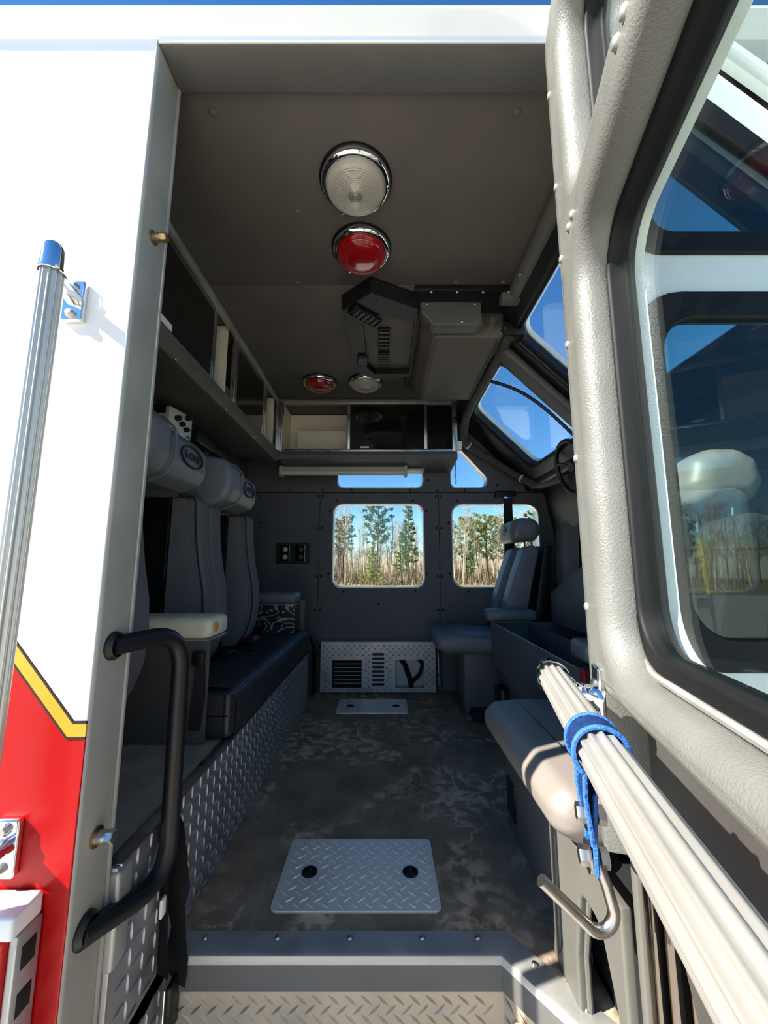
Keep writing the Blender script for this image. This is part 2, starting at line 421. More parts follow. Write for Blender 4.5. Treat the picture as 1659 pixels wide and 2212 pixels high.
trim1 = struct('trim_1', sweep(MB(), NOSE, [(-.045, .001), (-.045, .004), (.008, .005), (.014, .002), (.016, -.006), (.016, -.014), (.012, -.014), (.012, -.006), (.006, .001)]), 'dull_aluminium', 'worn aluminium nosing along the doorway threshold', 'threshold')
part('face_strip', sweep(MB(), NOSE, [(.0105, -.010), (.0145, -.012), (.0145, -.066), (.0105, -.066)]), 'cab_grey', trim1, 'dull grey face below the bright edge')
copies('screw', SCREW_STEEL, [at(XY(.0045), x, 1.036) for x in (-.42, -.25, -.08, .09, .22)] + [at(XY(.0045), .33, .975), at(XY(.0045), .40, .888)], trim1)
rz = MB(); sweep(rz, NOSE, [(.004, -.05), (.009, -.05), (.009, -.36), (.004, -.36)])
riser = struct('wall_step', rz, 'riser_aluminium', 'checker plate riser under the threshold', 'step riser')
lg = MB(); lugs(lg, frame((-.489, 1.001, 0), (1, 0, 0), (0, 0, 1)), 0, .75, -.35, -.07)
dd = Vector((.168, -.21)).normalized()
lugs(lg, frame((.27 - .009 * dd.y * -1 - .002, 1.001, 0), (dd.x, dd.y, 0), (0, 0, 1)), .0, .26, -.35, -.07)
part('tread_bars', lg, 'riser_aluminium', riser, kind='stuff')
tread = struct('trim_2', MB().plate([(-.52, .55), (.60, .55), (.60, .80), (.44, .80), (.27, 1.01), (-.52, 1.01)], [], XY(-.36), -.02, 0), 'tread_aluminium', 'checker plate step tread below the doorway', 'step')
lg = MB(); lugs(lg, XY(-.36), -.5, .42, .57, .8); part('tread_bars', lg, 'tread_aluminium', tread, kind='stuff')

# ---- ceiling in two vinyl panels, roof shell above
ceil_o = sroot('ceiling', 'dark grey vinyl cab ceiling in two panels', 'ceiling', (0, 1.5, 2.05))
part('ceiling_panel', MB().box(-1.05, .585, .78, 1.476, 2.05, 2.062, .003), 'ceiling_vinyl', ceil_o)
part('ceiling_panel', MB().box(-1.05, .585, 1.480, 2.95, 2.05, 2.062, .003), 'ceiling_vinyl', ceil_o)
part('ceiling_lip', MB().tube([(-.5, .795, 2.046), (.52, .795, 2.046)], .008, 8), 'ceiling_vinyl', ceil_o)
DOWN = lambda x, y, z=2.05: Matrix.Translation((x, y, z)) @ Matrix.Rotation(PI, 4, 'X')
CSC = screw_mesh(.010, .006, 'ceiling_vinyl')
copies('screw', CSC, [DOWN(x, y) for x, y in [(-.29, 1.135), (-.36, 1.46), (.30, 1.46), (.50, 1.46), (-.36, 1.50), (-.45, .85), (.35, .85), (-.45, 1.83)]], ceil_o)
struct('roof', MB().box(-3.2, .62, .74, 2.98, 2.064, 2.12, .01), 'white_paint', 'white roof skin over the cab', 'roof')

# ---- near side: outer skin left of the doorway
bs = sroot('wall_near_rear', 'white and red painted body side left of the doorway', 'body side', (-1.5, .70, GZ + .35))
W0, Z0, Z1 = -3.2, -1.0, 2.05
A = (-.507, .606); B = (-.529, .606); sl = (.722 - .606) / (-.631 + .529)
C0 = (-1.5, .606 + sl * (-1.5 + .529)); dz = -.0245
part('white_panel', MB().plate([(-.507, Z1), (W0, Z1), (W0, C0[1]), C0, B, A], [], XZ(.71), 0, .01, .0015, 1), 'white_paint', bs)
st = [(C0[0], C0[1]), B, A, (A[0], A[1] + dz), (B[0] - .009, B[1] + dz), (C0[0], C0[1] + dz * 1.5)]
part('gold_stripe', MB().plate(st, [], XZ(.71), 0, .0108), 'gold_vinyl', bs, 'gold pinstripe band')
for off in (0, 1):
    b0 = st[0] if not off else st[5]; b1 = st[1] if not off else st[4]; b2 = st[2] if not off else st[3]
    part('stripe_outline', MB().plate([b0, b1, b2, (b2[0], b2[1] - .0035), (b1[0] - .0015, b1[1] - .0035), (b0[0], b0[1] - .005)], [], XZ(.71), 0, .0112), 'black_vinyl_line', bs)
part('red_panel', MB().plate([(-.507, Z0), (-.507, A[1] + dz), (B[0] - .009, B[1] + dz), (C0[0], C0[1] + dz * 1.5), (W0, C0[1] + dz * 1.5), (W0, Z0)], [], XZ(.71), 0, .01, .0015, 1), 'red_paint', bs)
part('backing', MB().box(W0, -.56, .712, .78, Z0, 2.06), 'cab_grey', bs)
jm = MB().box(-.562, -.503, .702, .785, Z0, 2.03, .006, 3)
jamb = struct('trim_3', jm, 'jamb_grey', 'grey painted jamb at the left of the doorway', 'door jamb')
part('edge_seal', MB().box(-.506, -.499, .782, .790, -.3, 2.03, .002), 'jamb_grey', jamb)
hd = struct('trim_4', MB().box(-.5025, .46, .70, .79, 2.022, 2.06, .004), 'cab_grey', 'grey header above the doorway', 'door header')
part('fascia', MB().box(-.503, .5, .697, .702, 2.024, 2.05, .002), 'white_paint', hd)
gut = MB(); gut.prism(rpoly([(.672, 2.072), (.700, 2.036), (.76, 2.04), (.76, 2.10), (.692, 2.10), (.675, 2.086)], [.005, .004, 0, 0, .012, .008], 5), frame((-3.2, 0, 0), (0, 1, 0), (0, 0, 1)), 4.1)
struct('trim_5', gut, 'white_paint', 'white roof rail over the doorway', 'roof rail')

# ---- near side right of the doorway (front quarter), far side: mirror plan
def quarter_outline(z0):
    return [(.50, z0), (1.52, z0), (1.52, .45), (1.40, 1.36), (1.19, 1.535), (.66, 2.065), (.50, 2.065)]
def win(x0, x1, z0, z1, r): return rrect(x0, x1, z0, z1, r, 6)
def gasket(outline_out, outline_in, m, w0, w1): return MB().plate(outline_out, [outline_in], m, w0, w1, .004, 2)
nq = sroot('wall_near_front', 'white painted front quarter of the cab beyond the open door', 'body side', (1.0, .74, -1.0))
lowwin = win(.515, 1.17, .71, 1.385, .085)
qpts = [(.525, 1.52), (1.02, 1.52), (.62, 1.91), (.525, 1.91)]
upwin = rpoly(qpts, [.05, .06, .08, .04], 6)
part('panel', MB().plate(quarter_outline(-1.0), [lowwin, upwin], XZ(.74), 0, .04, .006, 2), 'white_paint', nq)
part('lining', MB().plate([(.50, -.3), (1.50, -.3), (1.50, .45), (1.38, 1.36), (1.17, 1.52), (.64, 2.045), (.50, 2.045)], [lowwin, upwin], XZ(.765), 0, .02), 'wall_vinyl', nq)
wn = sroot('window_1', 'tinted lower front quarter window beyond the open door', 'window', (.84, .7, .71))
part('gasket', gasket(win(.492, 1.19, .685, 1.41, .10), win(.545, 1.14, .742, 1.352, .07), XZ(.70), -.012, .008), 'rubber_black', wn)
part('pane', MB().plate(win(.53, 1.155, .725, 1.37, .075), [], XZ(.70), -.004, 0), 'glass_tint', wn)
wn = sroot('window_2', 'tinted sloping upper quarter window beyond the open door', 'window', (.75, .7, 1.5))
part('gasket', gasket(rpoly([(.503, 1.495), (1.075, 1.495), (.63, 1.936), (.503, 1.936)], [.06, .07, .09, .05]), rpoly([(.55, 1.545), (.97, 1.545), (.60, 1.886), (.55, 1.886)], [.04, .05, .07, .03]), XZ(.70), -.012, .008), 'rubber_black', wn)
part('pane', MB().plate(rpoly([(.535, 1.53), (1.0, 1.53), (.61, 1.90), (.535, 1.90)], .05), [], XZ(.70), -.004, 0), 'glass_tint', wn)
# sunlit moulding that follows the slope of the roof
ml = MB()
ml.tube([(.46, .70, 2.075), (.655, .70, 2.075), (1.20, .70, 1.55), (1.40, .70, 1.38)], .026, 10)
struct('trim_6', ml, 'white_paint', 'white moulding down the sloping front of the roof', 'moulding')
# jamb panel at the right of the doorway, below the seat
jp = sroot('trim_7', 'grey jamb panel with a hand hole beside the right seat base', 'jamb panel', (.42, .85, -.36))
hole = rpoly([(.745, -.36), (.745, .14), (.785, .235), (.855, .235), (.885, .10), (.885, -.36)], [0, .04, .03, .03, .04, 0], 5)
part('panel', MB().plate(rpoly([(.712, -.38), (.985, -.38), (.985, .02), (.955, .06), (.955, .315), (.712, .315)], [0, 0, .02, .03, .01, 0], 4), [rpoly([(.745, -.37), (.745, .14), (.785, .235), (.855, .235), (.885, .10), (.885, -.37)], [.02, .04, .03, .03, .04, .02], 5)], YZ(.405), -.02, 0, .006, 3), 'jamb_panel_grey', jp)
part('edge_strip', MB().plate(rpoly([(.972, .0), (1.01, .0), (1.0, .05), (1.0, .315), (.972, .315)], [0, .01, .02, 0, 0], 4), [], YZ(.407), -.02, 0, .004, 2), 'jamb_panel_grey', jp)
part('hole_lip', MB().tube([Vector((.405, y, z)) for y, z in hole[0:]], .006, 8), 'jamb_panel_grey', jp)
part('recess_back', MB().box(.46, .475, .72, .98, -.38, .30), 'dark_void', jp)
part('front_return', MB().box(.407, .52, .697, .715, -.38, .42, .004), 'jamb_panel_grey', jp)
# piano hinge of polished steel between jamb and door
hg = sroot('trim_8', 'polished steel door hinge beside the jamb panel', 'hinge', (.41, .70, -.3))
for k, (x, w_) in enumerate(((.412, .010), (.432, .014), (.462, .012))): part('hinge_leaf', MB().box(x, x + w_, .680 - k * .003, .697, -.3 + k * .03, .40 - k * .05, .004), 'polished_steel', hg)
part('hinge_gap', MB().box(.424, .462, .692, .6975, -.3, .38), 'dark_void', hg)
part('hinge_pin', MB().tube([(.438, .672, .30), (.438, .672, 1.9)], .007, 8), 'steel_bolt', hg)

# ---- far side wall: vinyl panels with seams and screws, windows, sky beyond
fw = sroot('wall_far', 'dark blue grey vinyl lined far side wall of the cab', 'wall', (0, 2.9, 0))
SLIT = rpoly([(-.36, 1.467), (.30, 1.467), (.30, 1.75), (-.36, 1.75)], .05)
QF = rpoly([(.51, 1.467), (.865, 1.467), (.585, 1.785), (.51, 1.785)], [.05, .06, .10, .03], 8)
MAINW = win(-.385, .302, .715, 1.345, .075)
FRONTW = win(.512, 1.172, .715, 1.345, .085)
FM = XZ(2.9)
part('upper_panel', MB().plate([(-1.05, 1.434), (1.30, 1.434), (1.19, 1.535), (.66, 2.065), (-1.05, 2.065)], [SLIT, QF], FM, -.02, .012, .003, 2), 'wall_vinyl', fw)
part('side_panel', MB().plate([(-1.05, 0), (-.490, 0), (-.490, 1.428), (-1.05, 1.428)], [], FM, -.02, .012, .003, 2), 'wall_vinyl', fw)
part('door_panel', MB().plate([(-.484, 0), (.412, 0), (.412, 1.428), (-.484, 1.428)], [MAINW], FM, -.02, .012, .003, 2), 'wall_vinyl', fw)
part('front_panel', MB().plate([(.418, 0), (1.52, 0), (1.52, .45), (1.40, 1.34), (1.31, 1.428), (.418, 1.428)], [FRONTW], FM, -.02, .012, .003, 2), 'wall_vinyl', fw)
part('outer_skin', MB().plate([(-3.2, -1.0), (1.54, -1.0), (1.54, .45), (1.42, 1.37), (1.2, 1.55), (.67, 2.075), (-3.2, 2.075)], [SLIT, QF, MAINW, FRONTW], FM, -.07, -.022), 'white_paint', fw)
sc = []
for x in (-.505, -.467, .397, .433):
    for z in (1.405, 1.16, .80, .56, .30): sc.append((x, z))
sc += [(-.95, 1.405), (-.72, 1.45), (-.93, 1.20), (-.47, 1.45), (.41, 1.45), (.62, 1.45), (.87, 1.49), (.94, 1.60), (.80, 1.79), (.335, 1.53), (-.25, 1.45), (.20, 1.45), (-.36, 1.37), (.22, 1.37), (.32, 1.29), (.32, .82), (-.41, 1.29), (-.41, .82), (-.30, .69), (.23, .69), (-.04, .60), (.56, 1.37), (.52 - .03, 1.2), (.49, .82), (.62, .69)]
copies('screw', screw_mesh(.010, .006, 'plastic_black'), [at(FM, x, z, .011) for x, z in sc], fw)
def far_window(name, label, o, grow, z):
    w = sroot(name, label, 'window', (sum(p[0] for p in o) / len(o), 2.93, z))
    cx = sum(p[0] for p in o) / len(o); cz = sum(p[1] for p in o) / len(o)
    sx = max(abs(p[0] - cx) for p in o); sz = max(abs(p[1] - cz) for p in o)
    g = lambda d: [(cx + (p[0] - cx) * (sx + d) / sx, cz + (p[1] - cz) * (sz + d) / sz) for p in o]
    part('frame', MB().plate(g(.004), [g(-.006)], FM, -.06, .014, .003, 2), 'aluminium', w)
    part('pane', MB().plate(g(-.002), [], FM, -.050, -.046), 'glass_clear', w)
    return w
far_window('window_3', 'square main window of the far side door', MAINW, 0, .715)
far_window('window_4', 'front window of the far side wall behind the seat', FRONTW, 0, .715)
far_window('window_5', 'narrow slit window above the far side door', SLIT, 0, 1.467)
far_window('window_6', 'small triangular quarter window of the far side wall', QF, 0, 1.467)

# ---- rear (left) wall of the cab and front lining
lw = struct('wall_left', MB().box(-1.09, -1.05, .78, 2.95, -.04, 2.06), 'wall_vinyl', 'dark vinyl rear wall of the cab behind the seats', 'wall')
# ---- windshield: sloping upper frame with two panes, cowl, lower front glass
WS = frame((.59, 0, 2.05), (0, 1, 0), Vector((-1, 0, 1)))      # u = y, v = up the slope, normal outward/up
WS2 = WS
up1 = rrect(.84, 1.70, -.665, -.085, .06); up2 = rrect(1.93, 2.63, -.665, -.085, .06)
wf = sroot('wall_front', 'dark frame of the sloping windshield', 'windshield frame', (1.0, 1.8, 1.5))
part('slope_frame', MB().plate([(.74, -.75), (2.95, -.75), (2.95, .02), (.74, .02)], [up1, up2], WS, -.05, .02, .012, 3), 'plastic_black', wf)
part('slope_frame', MB().plate([(.70, -.75), (2.97, -.75), (2.97, .04), (.70, .04)], [up1, up2], WS, .021, .05, .006, 2), 'white_paint', wf, 'white outer skin')
part('center_rib', MB().box(1.765, 1.865, -.74, .0, -.09, -.045, .02, 4, WS), 'cab_grey', wf)
part('edge_roll', MB().tube([(.565, .80, 2.03), (.565, 1.50, 2.03)], .035, 12), 'cab_grey', wf)
part('edge_bracket', MB().box(.50, .60, 1.48, 1.53, 1.99, 2.05, .006), 'cab_grey', wf)
part('cowl', MB().box(1.08, 1.26, .80, 2.94, 1.44, 1.53, .02, 3), 'plastic_black', wf)
LS = frame((1.235, 0, 1.46), (0, 1, 0), Vector((-.2, 0, 1)))
part('lower_lining', MB().plate([(.78, -1.05), (2.95, -1.05), (2.95, .02), (.78, .02)], [], LS, -.02, .03, .008, 2), 'plastic_black', wf)
part('front_wall', MB().box(1.44, 1.52, .78, 2.95, -1.0, .46, .01), 'white_paint', wf)
copies('screw', SCREW_STEEL, [Matrix.Translation((.535, 1.36, 2.002)) @ Matrix.Rotation(PI, 4, 'X')], wf)
for i, h in ((7, up1), (8, up2)):
    w = sroot('window_%d' % i, 'sloping windshield pane %s' % ('nearest the open door' if i == 7 else 'above the far seat'), 'windshield', (.85, 1.3 if i == 7 else 2.28, 1.58))
    part('gasket', MB().tube([WS @ Vector((p[0], p[1], -.03)) for p in h], .012, 6, closed=True), 'rubber_black', w)
    part('pane', MB().plate(h, [], WS, .0, .004), 'glass_clear', w)

# ================================================================== THE OPEN DOOR
HX, HY = .43, .68
SX, SY = -.2436, -.9699
DM = frame((HX, HY, 0), (SX, SY, 0), (0, 0, 1))       # u = along the leaf from the hinge, v = height, w = towards the cab inside
D = lambda s, z, w: DM @ Vector((s, z, w))
door = sroot('door_1', 'open grey textured cab door with a large window and a handrail', 'door', (HX, HY, -.36))
MW = rrect(.105, .80, .735, 1.415, .075, 8); SLW = rrect(.105, .80, 1.525, 1.90, .06, 8)
part('inner_panel', MB().plate(rpoly([(.0, .668), (.90, .668), (.90, 2.0), (.0, 2.0)], .02, 4), [rrect(.118, .79, .72, 1.405, .075, 8), rrect(.118, .79, 1.515, 1.90, .06, 8)], DM, .015, .08, .030, 6), 'door_grey', door)
part('edge_flange', MB().box(-.002, .022, .42, 2.0, .0, .076, .004, 2, DM), 'door_grey', door)
part('lower_panel', MB().plate([(.20, -.36), (.90, -.36), (.90, .70), (.02, .70), (.02, .42), (.20, .12)], [], DM, -.012, .002, .003, 2), 'door_lower_dark', door, 'dark recessed lower panel')
part('outer_skin', MB().plate([(.20, -.36), (.90, -.36), (.90, 2.0), (.0, 2.0), (.0, .42), (.20, .10)], [MW, SLW], DM, -.026, -.0125), 'white_paint', door)
for nm, o, r in (('window_gasket', (.105, .80, .735, 1.415), .075), ('slit_gasket', (.105, .80, 1.525, 1.90), .06)):
    a, b, c, d = o
    part(nm, MB().plate(rrect(a - .012, b + .012, c - .012, d + .012, r + .012, 8), [rrect(a + .016, b - .016, c + .016, d - .016, r - .012, 8)], DM, -.004, .034, .006, 3), 'rubber_black', door)
    part(nm.replace('gasket', 'bead'), MB().tube([D(p[0], p[1], .036) for p in rrect(a - .010, b + .010, c - .010, d + .010, r + .01, 8)], .005, 6, closed=True), 'dull_aluminium', door)
part('window_glass', MB().plate(rrect(.11, .795, .74, 1.41, .07, 8), [], DM, .014, .018), 'glass_tint', door)
part('slit_glass', MB().plate(rrect(.11, .795, 1.53, 1.895, .055, 8), [], DM, .014, .018), 'glass_tint', door)
copies('rivet', RIVET, [at(DM, .03, z, .078) for z in (.80, 1.06, 1.28, 1.30 + .16, 1.62, 1.84)] + [at(DM, s, 1.463, .079) for s in (.10, .125, .35, .375)], door)
# fluted handrail with chrome ends
RZ, RW = .700, .152
hr = part('handrail', MB().tube([D(s, RZ, RW) for s in (.085, .2, .4, .6, .80)], .0205, 96, flute=.17, nfl=12), 'rail_aluminium', door, 'fluted aluminium handrail', ang=60)
def rail_end(rail, c, ax, r=.0235):
    m = frame(c, *( (Vector((0, 0, 1)).cross(ax), Vector((0, 0, 1))) if abs(ax.z) < .9 else ((1, 0, 0), (0, 1, 0)) ))
    if (m.to_3x3() @ Vector((0, 0, 1))).dot(ax) < 0: m = m @ Matrix.Rotation(PI, 4, 'X')
    return MB().lathe([(r, -.03), (r * 1.06, -.028), (r * 1.06, -.022), (r, -.02), (r * .98, 0), (r * .86, .012), (r * .6, .021), (r * .3, .0245), (0, .0255)], m, 28)
ax = -Vector((SX, SY, 0))
part('end_cap', rail_end(None, D(.082, RZ, RW), ax), 'chrome', hr); part('end_cap', rail_end(None, D(.803, RZ, RW), -ax), 'chrome', hr)
for s0 in (.085, .78):
    br = MB().tube(arc([D(s0, RZ - .004, RW - .012), D(s0 - .004, RZ - .022, RW - .032), D(s0 - .006, RZ - .024, .10), D(s0 - .006, RZ - .03, .084)], .02, 6), [.015, .014, .013, .0125, .012, .012, .012, .012, .0125, .013, .0135, .014, .015, .016, .018, .02][:16], 12, flat=1.3)
    part('bracket', br, 'chrome', hr)
    part('bracket_plate', MB().plate(rrect(s0 - .022, s0 + .012, RZ - .072, RZ + .016, .004), [], DM, .078, .088, .003, 2), 'chrome', hr)
    for dzz in (-.012, -.052):
        part('bracket_bolt', MB().lathe([(.0085, 0), (.0085, .004), (.005, .007), (0, .008)], at(DM, s0 - .005, RZ + dzz, .087), 14), 'steel_bolt', hr)

# ---- blue strap looped over the rail, with bolts and a J hook
stp = thing('webbing_strap', 'blue webbing strap looped around the door handrail, holding a steel hook', 'strap', tuple(D(.34, .5, RW)))
def strap_pt(t, off, s0, half=.0145):
    return None
sm = MB()
loop = []
for k in range(25):
    a = math.radians(-50 + 280 * k / 24); loop.append((RW + .0235 * math.cos(a) , RZ + .0235 * math.sin(a)))
# from the lower rear, over the top, down to the front and on to the bolts
path = [(RW + .012, RZ - .075), (RW + .016, RZ - .035)] + loop + [(RW + .006, RZ - .04), (RW + .008, RZ - .075), (RW + .008, RZ - .105)]
sk = lambda i: .342 - .012 * max(0, i - 20) / 9
for i, (p, q) in enumerate(zip(path, path[1:])):
    pass
rows = []
for i, (w, z) in enumerate(path):
    rows.append([sm.bm.verts.new(D(sk(i) + d, z, w)) for d in (-.015, -.0145, -.007, 0, .007, .0145, .015)])
for a, b in zip(rows, rows[1:]):
    for k in range(6): sm.bm.faces.new((a[k], a[k + 1], b[k + 1], b[k]))
bmesh.ops.solidify(sm.bm, geom=sm.bm.faces[:], thickness=.0022)
part('webbing', sm, 'webbing_blue', stp)
for sg in (-1, 1):
    part('edge_cord', MB().tube([D(sk(i) + sg * .0155, z, w + .001) for i, (w, z) in enumerate(path)], .0024, 6), 'cord_blue', stp)
for z in (RZ - .062, RZ - .098):
    c = at(DM, .333, z, RW + .012)
    wsh = part('washer', MB().lathe([(.0045, 0), (.0135, 0), (.0135, .002), (.0045, .002)], c, 20), 'steel_bolt', stp)
    part('bolt_head', MB().lathe([(.0082, .002), (.0082, .008), (.0074, .009), (0, .009)], c, 6), 'steel_bolt', wsh)
    part('nut', MB().lathe([(.0082, -.016), (.0082, -.009), (.0, -.009)], c, 6), 'steel_bolt', wsh)
J = arc([(.196, .392, .612), (.203, .386, .552), (.145, .386, .592)], .045, 10)
J = [D(.333, RZ - .10, RW + .006), Vector((.199, .388, .585))] + [Vector((.203 - .014 + .014 * math.cos(a), .386, .566 + .016 * math.sin(a))) for a in [-PI * k / 10 * .78 for k in range(11)]] + [Vector((.140, .386, .590))]
part('hook', MB().tube(J, .0052, 12), 'steel_bolt', stp, 'bent round steel hook')

# ================================================================== EXTERIOR FITTINGS, LEFT
gr = thing('grab_rail', 'tall fluted aluminium grab rail on the white body side', 'grab rail', (-.604, .63, .38))
part('rail', MB().tube([(-.604, .63, z) for z in (.38, .7, 1.0, 1.40)], .0185, 96, flute=.17, nfl=12), 'rail_aluminium', gr, ang=60)
part('end_cap', MB().lathe([(.0205, -.01), (.022, -.009), (.022, -.004), (.0208, -.003), (.0206, .03), (.018, .042), (.012, .050), (.006, .0535), (0, .054)], Matrix.Translation((-.604, .63, 1.405)), 28), 'chrome', gr)
for z in (1.395, .425):
    b = part('bracket', MB().tube(arc([(-.604, .64, z), (-.606, .665, z - .004), (-.612, .697, z - .006)], .02), [.013] + [.0115] * 7 + [.016], 12, flat=1.2), 'chrome', gr)
    part('bracket_plate', MB().plate(rrect(-.634, -.592, z - .052, z + .034, .005), [], XZ(.70), 0, .011, .003, 2), 'chrome', b)
    for q in (-.038, .020): part('bracket_bolt', MB().lathe([(.009, 0), (.009, .005), (.006, .009), (0, .010)], at(XZ(.69), -.613, z + q, 0), 14), 'steel_bolt', b)
hb = thing('side_hatch', 'red side hatch with a white top and notched bright rim at lower left', 'hatch', (-.9, .66, -.9))
part('body', MB().box(-1.6, -.556, .648, .698, -.95, .322, .006, 3), 'red_paint', hb)
part('cap', MB().box(-1.6, -.545, .644, .698, .322, .355, .005, 3), 'white_paint', hb)
rim = part('rim', MB().box(-.556, -.543, .654, .698, -.95, .322, .003), 'dull_aluminium', hb)
for k in range(9): part('notch', MB().box(-.5445, -.5415, .664, .688, .27 - k * .062, .302 - k * .062, .001), 'dark_void', rim)
def bolt_thing(name, label, c, material, r):
    t = thing(name, label, 'bolt', c); m = frame(c, (0, 1, 0), (0, 0, 1))
    part('flange', MB().lathe([(r * 1.5, 0), (r * 1.5, .003), (r, .004)], m, 20), 'brass_bolt', t)
    part('shaft', MB().lathe([(r, 0), (r, .022)], m, 20), material, t)
    part('head', MB().lathe([(r * 1.12, .020), (r * 1.12, .030), (r * .9, .032), (0, .032)], m, 6), material, t)
    return t
bolt_thing('striker_bolt', 'brass coloured striker bolt high on the left door jamb', (-.503, .742, 1.576), 'brass_bolt', .0095)
bolt_thing('striker_bolt', 'shiny steel striker bolt low on the left door jamb', (-.503, .745, .40), 'steel_bolt', .011)
# black grab handle on the jamb
gh = thing('assist_bar', 'bent black tubular assist bar inside the left door jamb', 'grab bar', (-.48, .80, .18))
G = arc([(-.505, .745, .735), (-.47, .79, .728), (-.457, .895, .66), (-.457, .915, .40), (-.457, .90, .22), (-.465, .79, .255), (-.505, .735, .30)], .07, 8)
G = arc([(-.503, .735, .722), (-.458, .905, .722), (-.458, .912, .215), (-.503, .725, .262)], .085, 12)
part('bar', MB().tube(G, .0185, 20), 'plastic_black', gh, ang=60)
for p in ((-.503, .742, .722), (-.503, .738, .264)): part('mount', MB().lathe([(.026, 0), (.026, .004), (.02, .012)], frame(p, (0, 1, 0), (0, 0, 1)), 20), 'plastic_black', gh)

# ================================================================== BENCH WITH SEATS ON THE LEFT
bb = thing('storage_bench', 'checker plate bench base along the left of the cab', 'bench base', (-.77, 1.7, 0))
part('face', MB().box(-.497, -.490, .80, 2.60, .0, .318), 'tread_aluminium', bb)
part('face', MB().box(-.497, -.490, .787, 1.0, -.37, -.002), 'tread_aluminium', bb)
lg = MB(); lugs(lg, YZ(-.490), .81, 2.60, .0, .31, pitch=.044, a0=PI / 4); lugs(lg, YZ(-.490), .80, 1.0, -.36, -.01, pitch=.044, a0=PI / 4)
part('tread_bars', lg, 'tread_aluminium', bb, kind='stuff')
part('top', MB().box(-1.04, -.50, .80, 2.60, .296, .316), 'bench_mat_sunlit', bb)
part('edge_trim', MB().box(-.52, -.486, .80, 2.60, .314, .3205, .002), 'aluminium', bb)
part('end_plate', MB().box(-1.04, -.49, .793, .80, .0, .318, .002), 'tread_aluminium', bb)
part('corner_cap', MB().box(-.512, -.484, .79, .835, .15, .312, .006, 3), 'dull_aluminium', bb)
part('far_end', MB().box(-1.04, -.49, 2.595, 2.60, .0, .318), 'wall_vinyl', bb)

cu = thing('bench_cushion', 'long black vinyl bench cushion with stitched pleats', 'cushion', (-.77, 1.9, .3205))
CP = [(-.515, .322), (-.489, .330), (-.484, .36), (-.484, .425), (-.492, .455), (-.515, .470), (-.56, .473), (-.64, .474), (-.72, .473), (-.80, .472), (-.86, .465)]
def cush(u, v):
    k = u * (len(CP) - 1); i = min(int(k), len(CP) - 2); f = k - i
    x = CP[i][0] * (1 - f) + CP[i + 1][0] * f; z = CP[i][1] * (1 - f) + CP[i + 1][1] * f
    y = 1.345 + v * (2.545 - 1.345); a = abs(math.sin(PI * v * 54)) ** .6 * .0045
    if k < 3.5: x += a
    elif k < 5.5: x += a * .7; z += a * .7
    else: z += a
    return Vector((x, y, z))
cm = MB().grid(cush, 20, 54 * 6)
part('pleats', cm, 'vinyl_black', cu, ang=70)
part('core', MB().box(-.86, -.488, 1.315, 2.55, .322, .464, .02, 3), 'vinyl_black', cu)
part('end_panel', MB().box(-.60, -.492, 1.308, 1.345, .326, .466, .016, 4), 'vinyl_black', cu)
part('seam', MB().tube([(-.60, 1.3065, .395), (-.50, 1.3065, .395)], .002, 6), 'rubber_black', cu)
part('seam', MB().tube([(-.512, 1.3065, .33), (-.512, 1.3065, .46)], .002, 6), 'rubber_black', cu)

def armrest(label, y, padmat, panmat, x0, x1, z, yp, flare):
    a = thing('armrest', label, 'armrest', ((x0 + x1) / 2, y, .32))
    part('side_panel', MB().plate([(x0, .321), (x1, .321), (x1 + flare, z), (x0, z)], [], XZ(y), 0, .004), panmat, a)
    part('shelf', MB().box(x0, x1 + flare, y - .02, y + yp, z - .003, z + .002), 'dull_aluminium', a)
    part('pad', MB().box(x0 - .02, x1 + flare + .005, y - .025, y + yp, z + .002, z + .070, .022, 4), padmat, a)
    return a
ar = armrest('tan vinyl armrest pad on an end panel just inside the doorway', 1.295, 'vinyl_tan_sunlit', 'scuffed_panel' if 'scuffed_panel' in M else 'cab_grey', -.90, -.562, .635, .13, .0)
part('worn_patch', MB().lathe([(.016, 0), (.014, .0015), (0, .002)], frame((-.553, 1.31, .672), (0, 1, 0), (0, 0, 1)), 16), 'amber', ar, 'worn amber patch')
part('stud', MB().tube([(-.66, 1.29, .50), (-.652, 1.27, .485), (-.648, 1.268, .478)], .004, 8), 'steel_bolt', ar)
ar2 = armrest('grey armrest pad on a scuffed bare metal panel at the far end of the bench', 2.38, 'vinyl_grey', 'scuffed_aluminium', -.86, -.535, .645, .14, .0)
part('back_plate', MB().box(-.535, -.505, 2.515, 2.52, .45, .66), 'wall_vinyl', ar2)

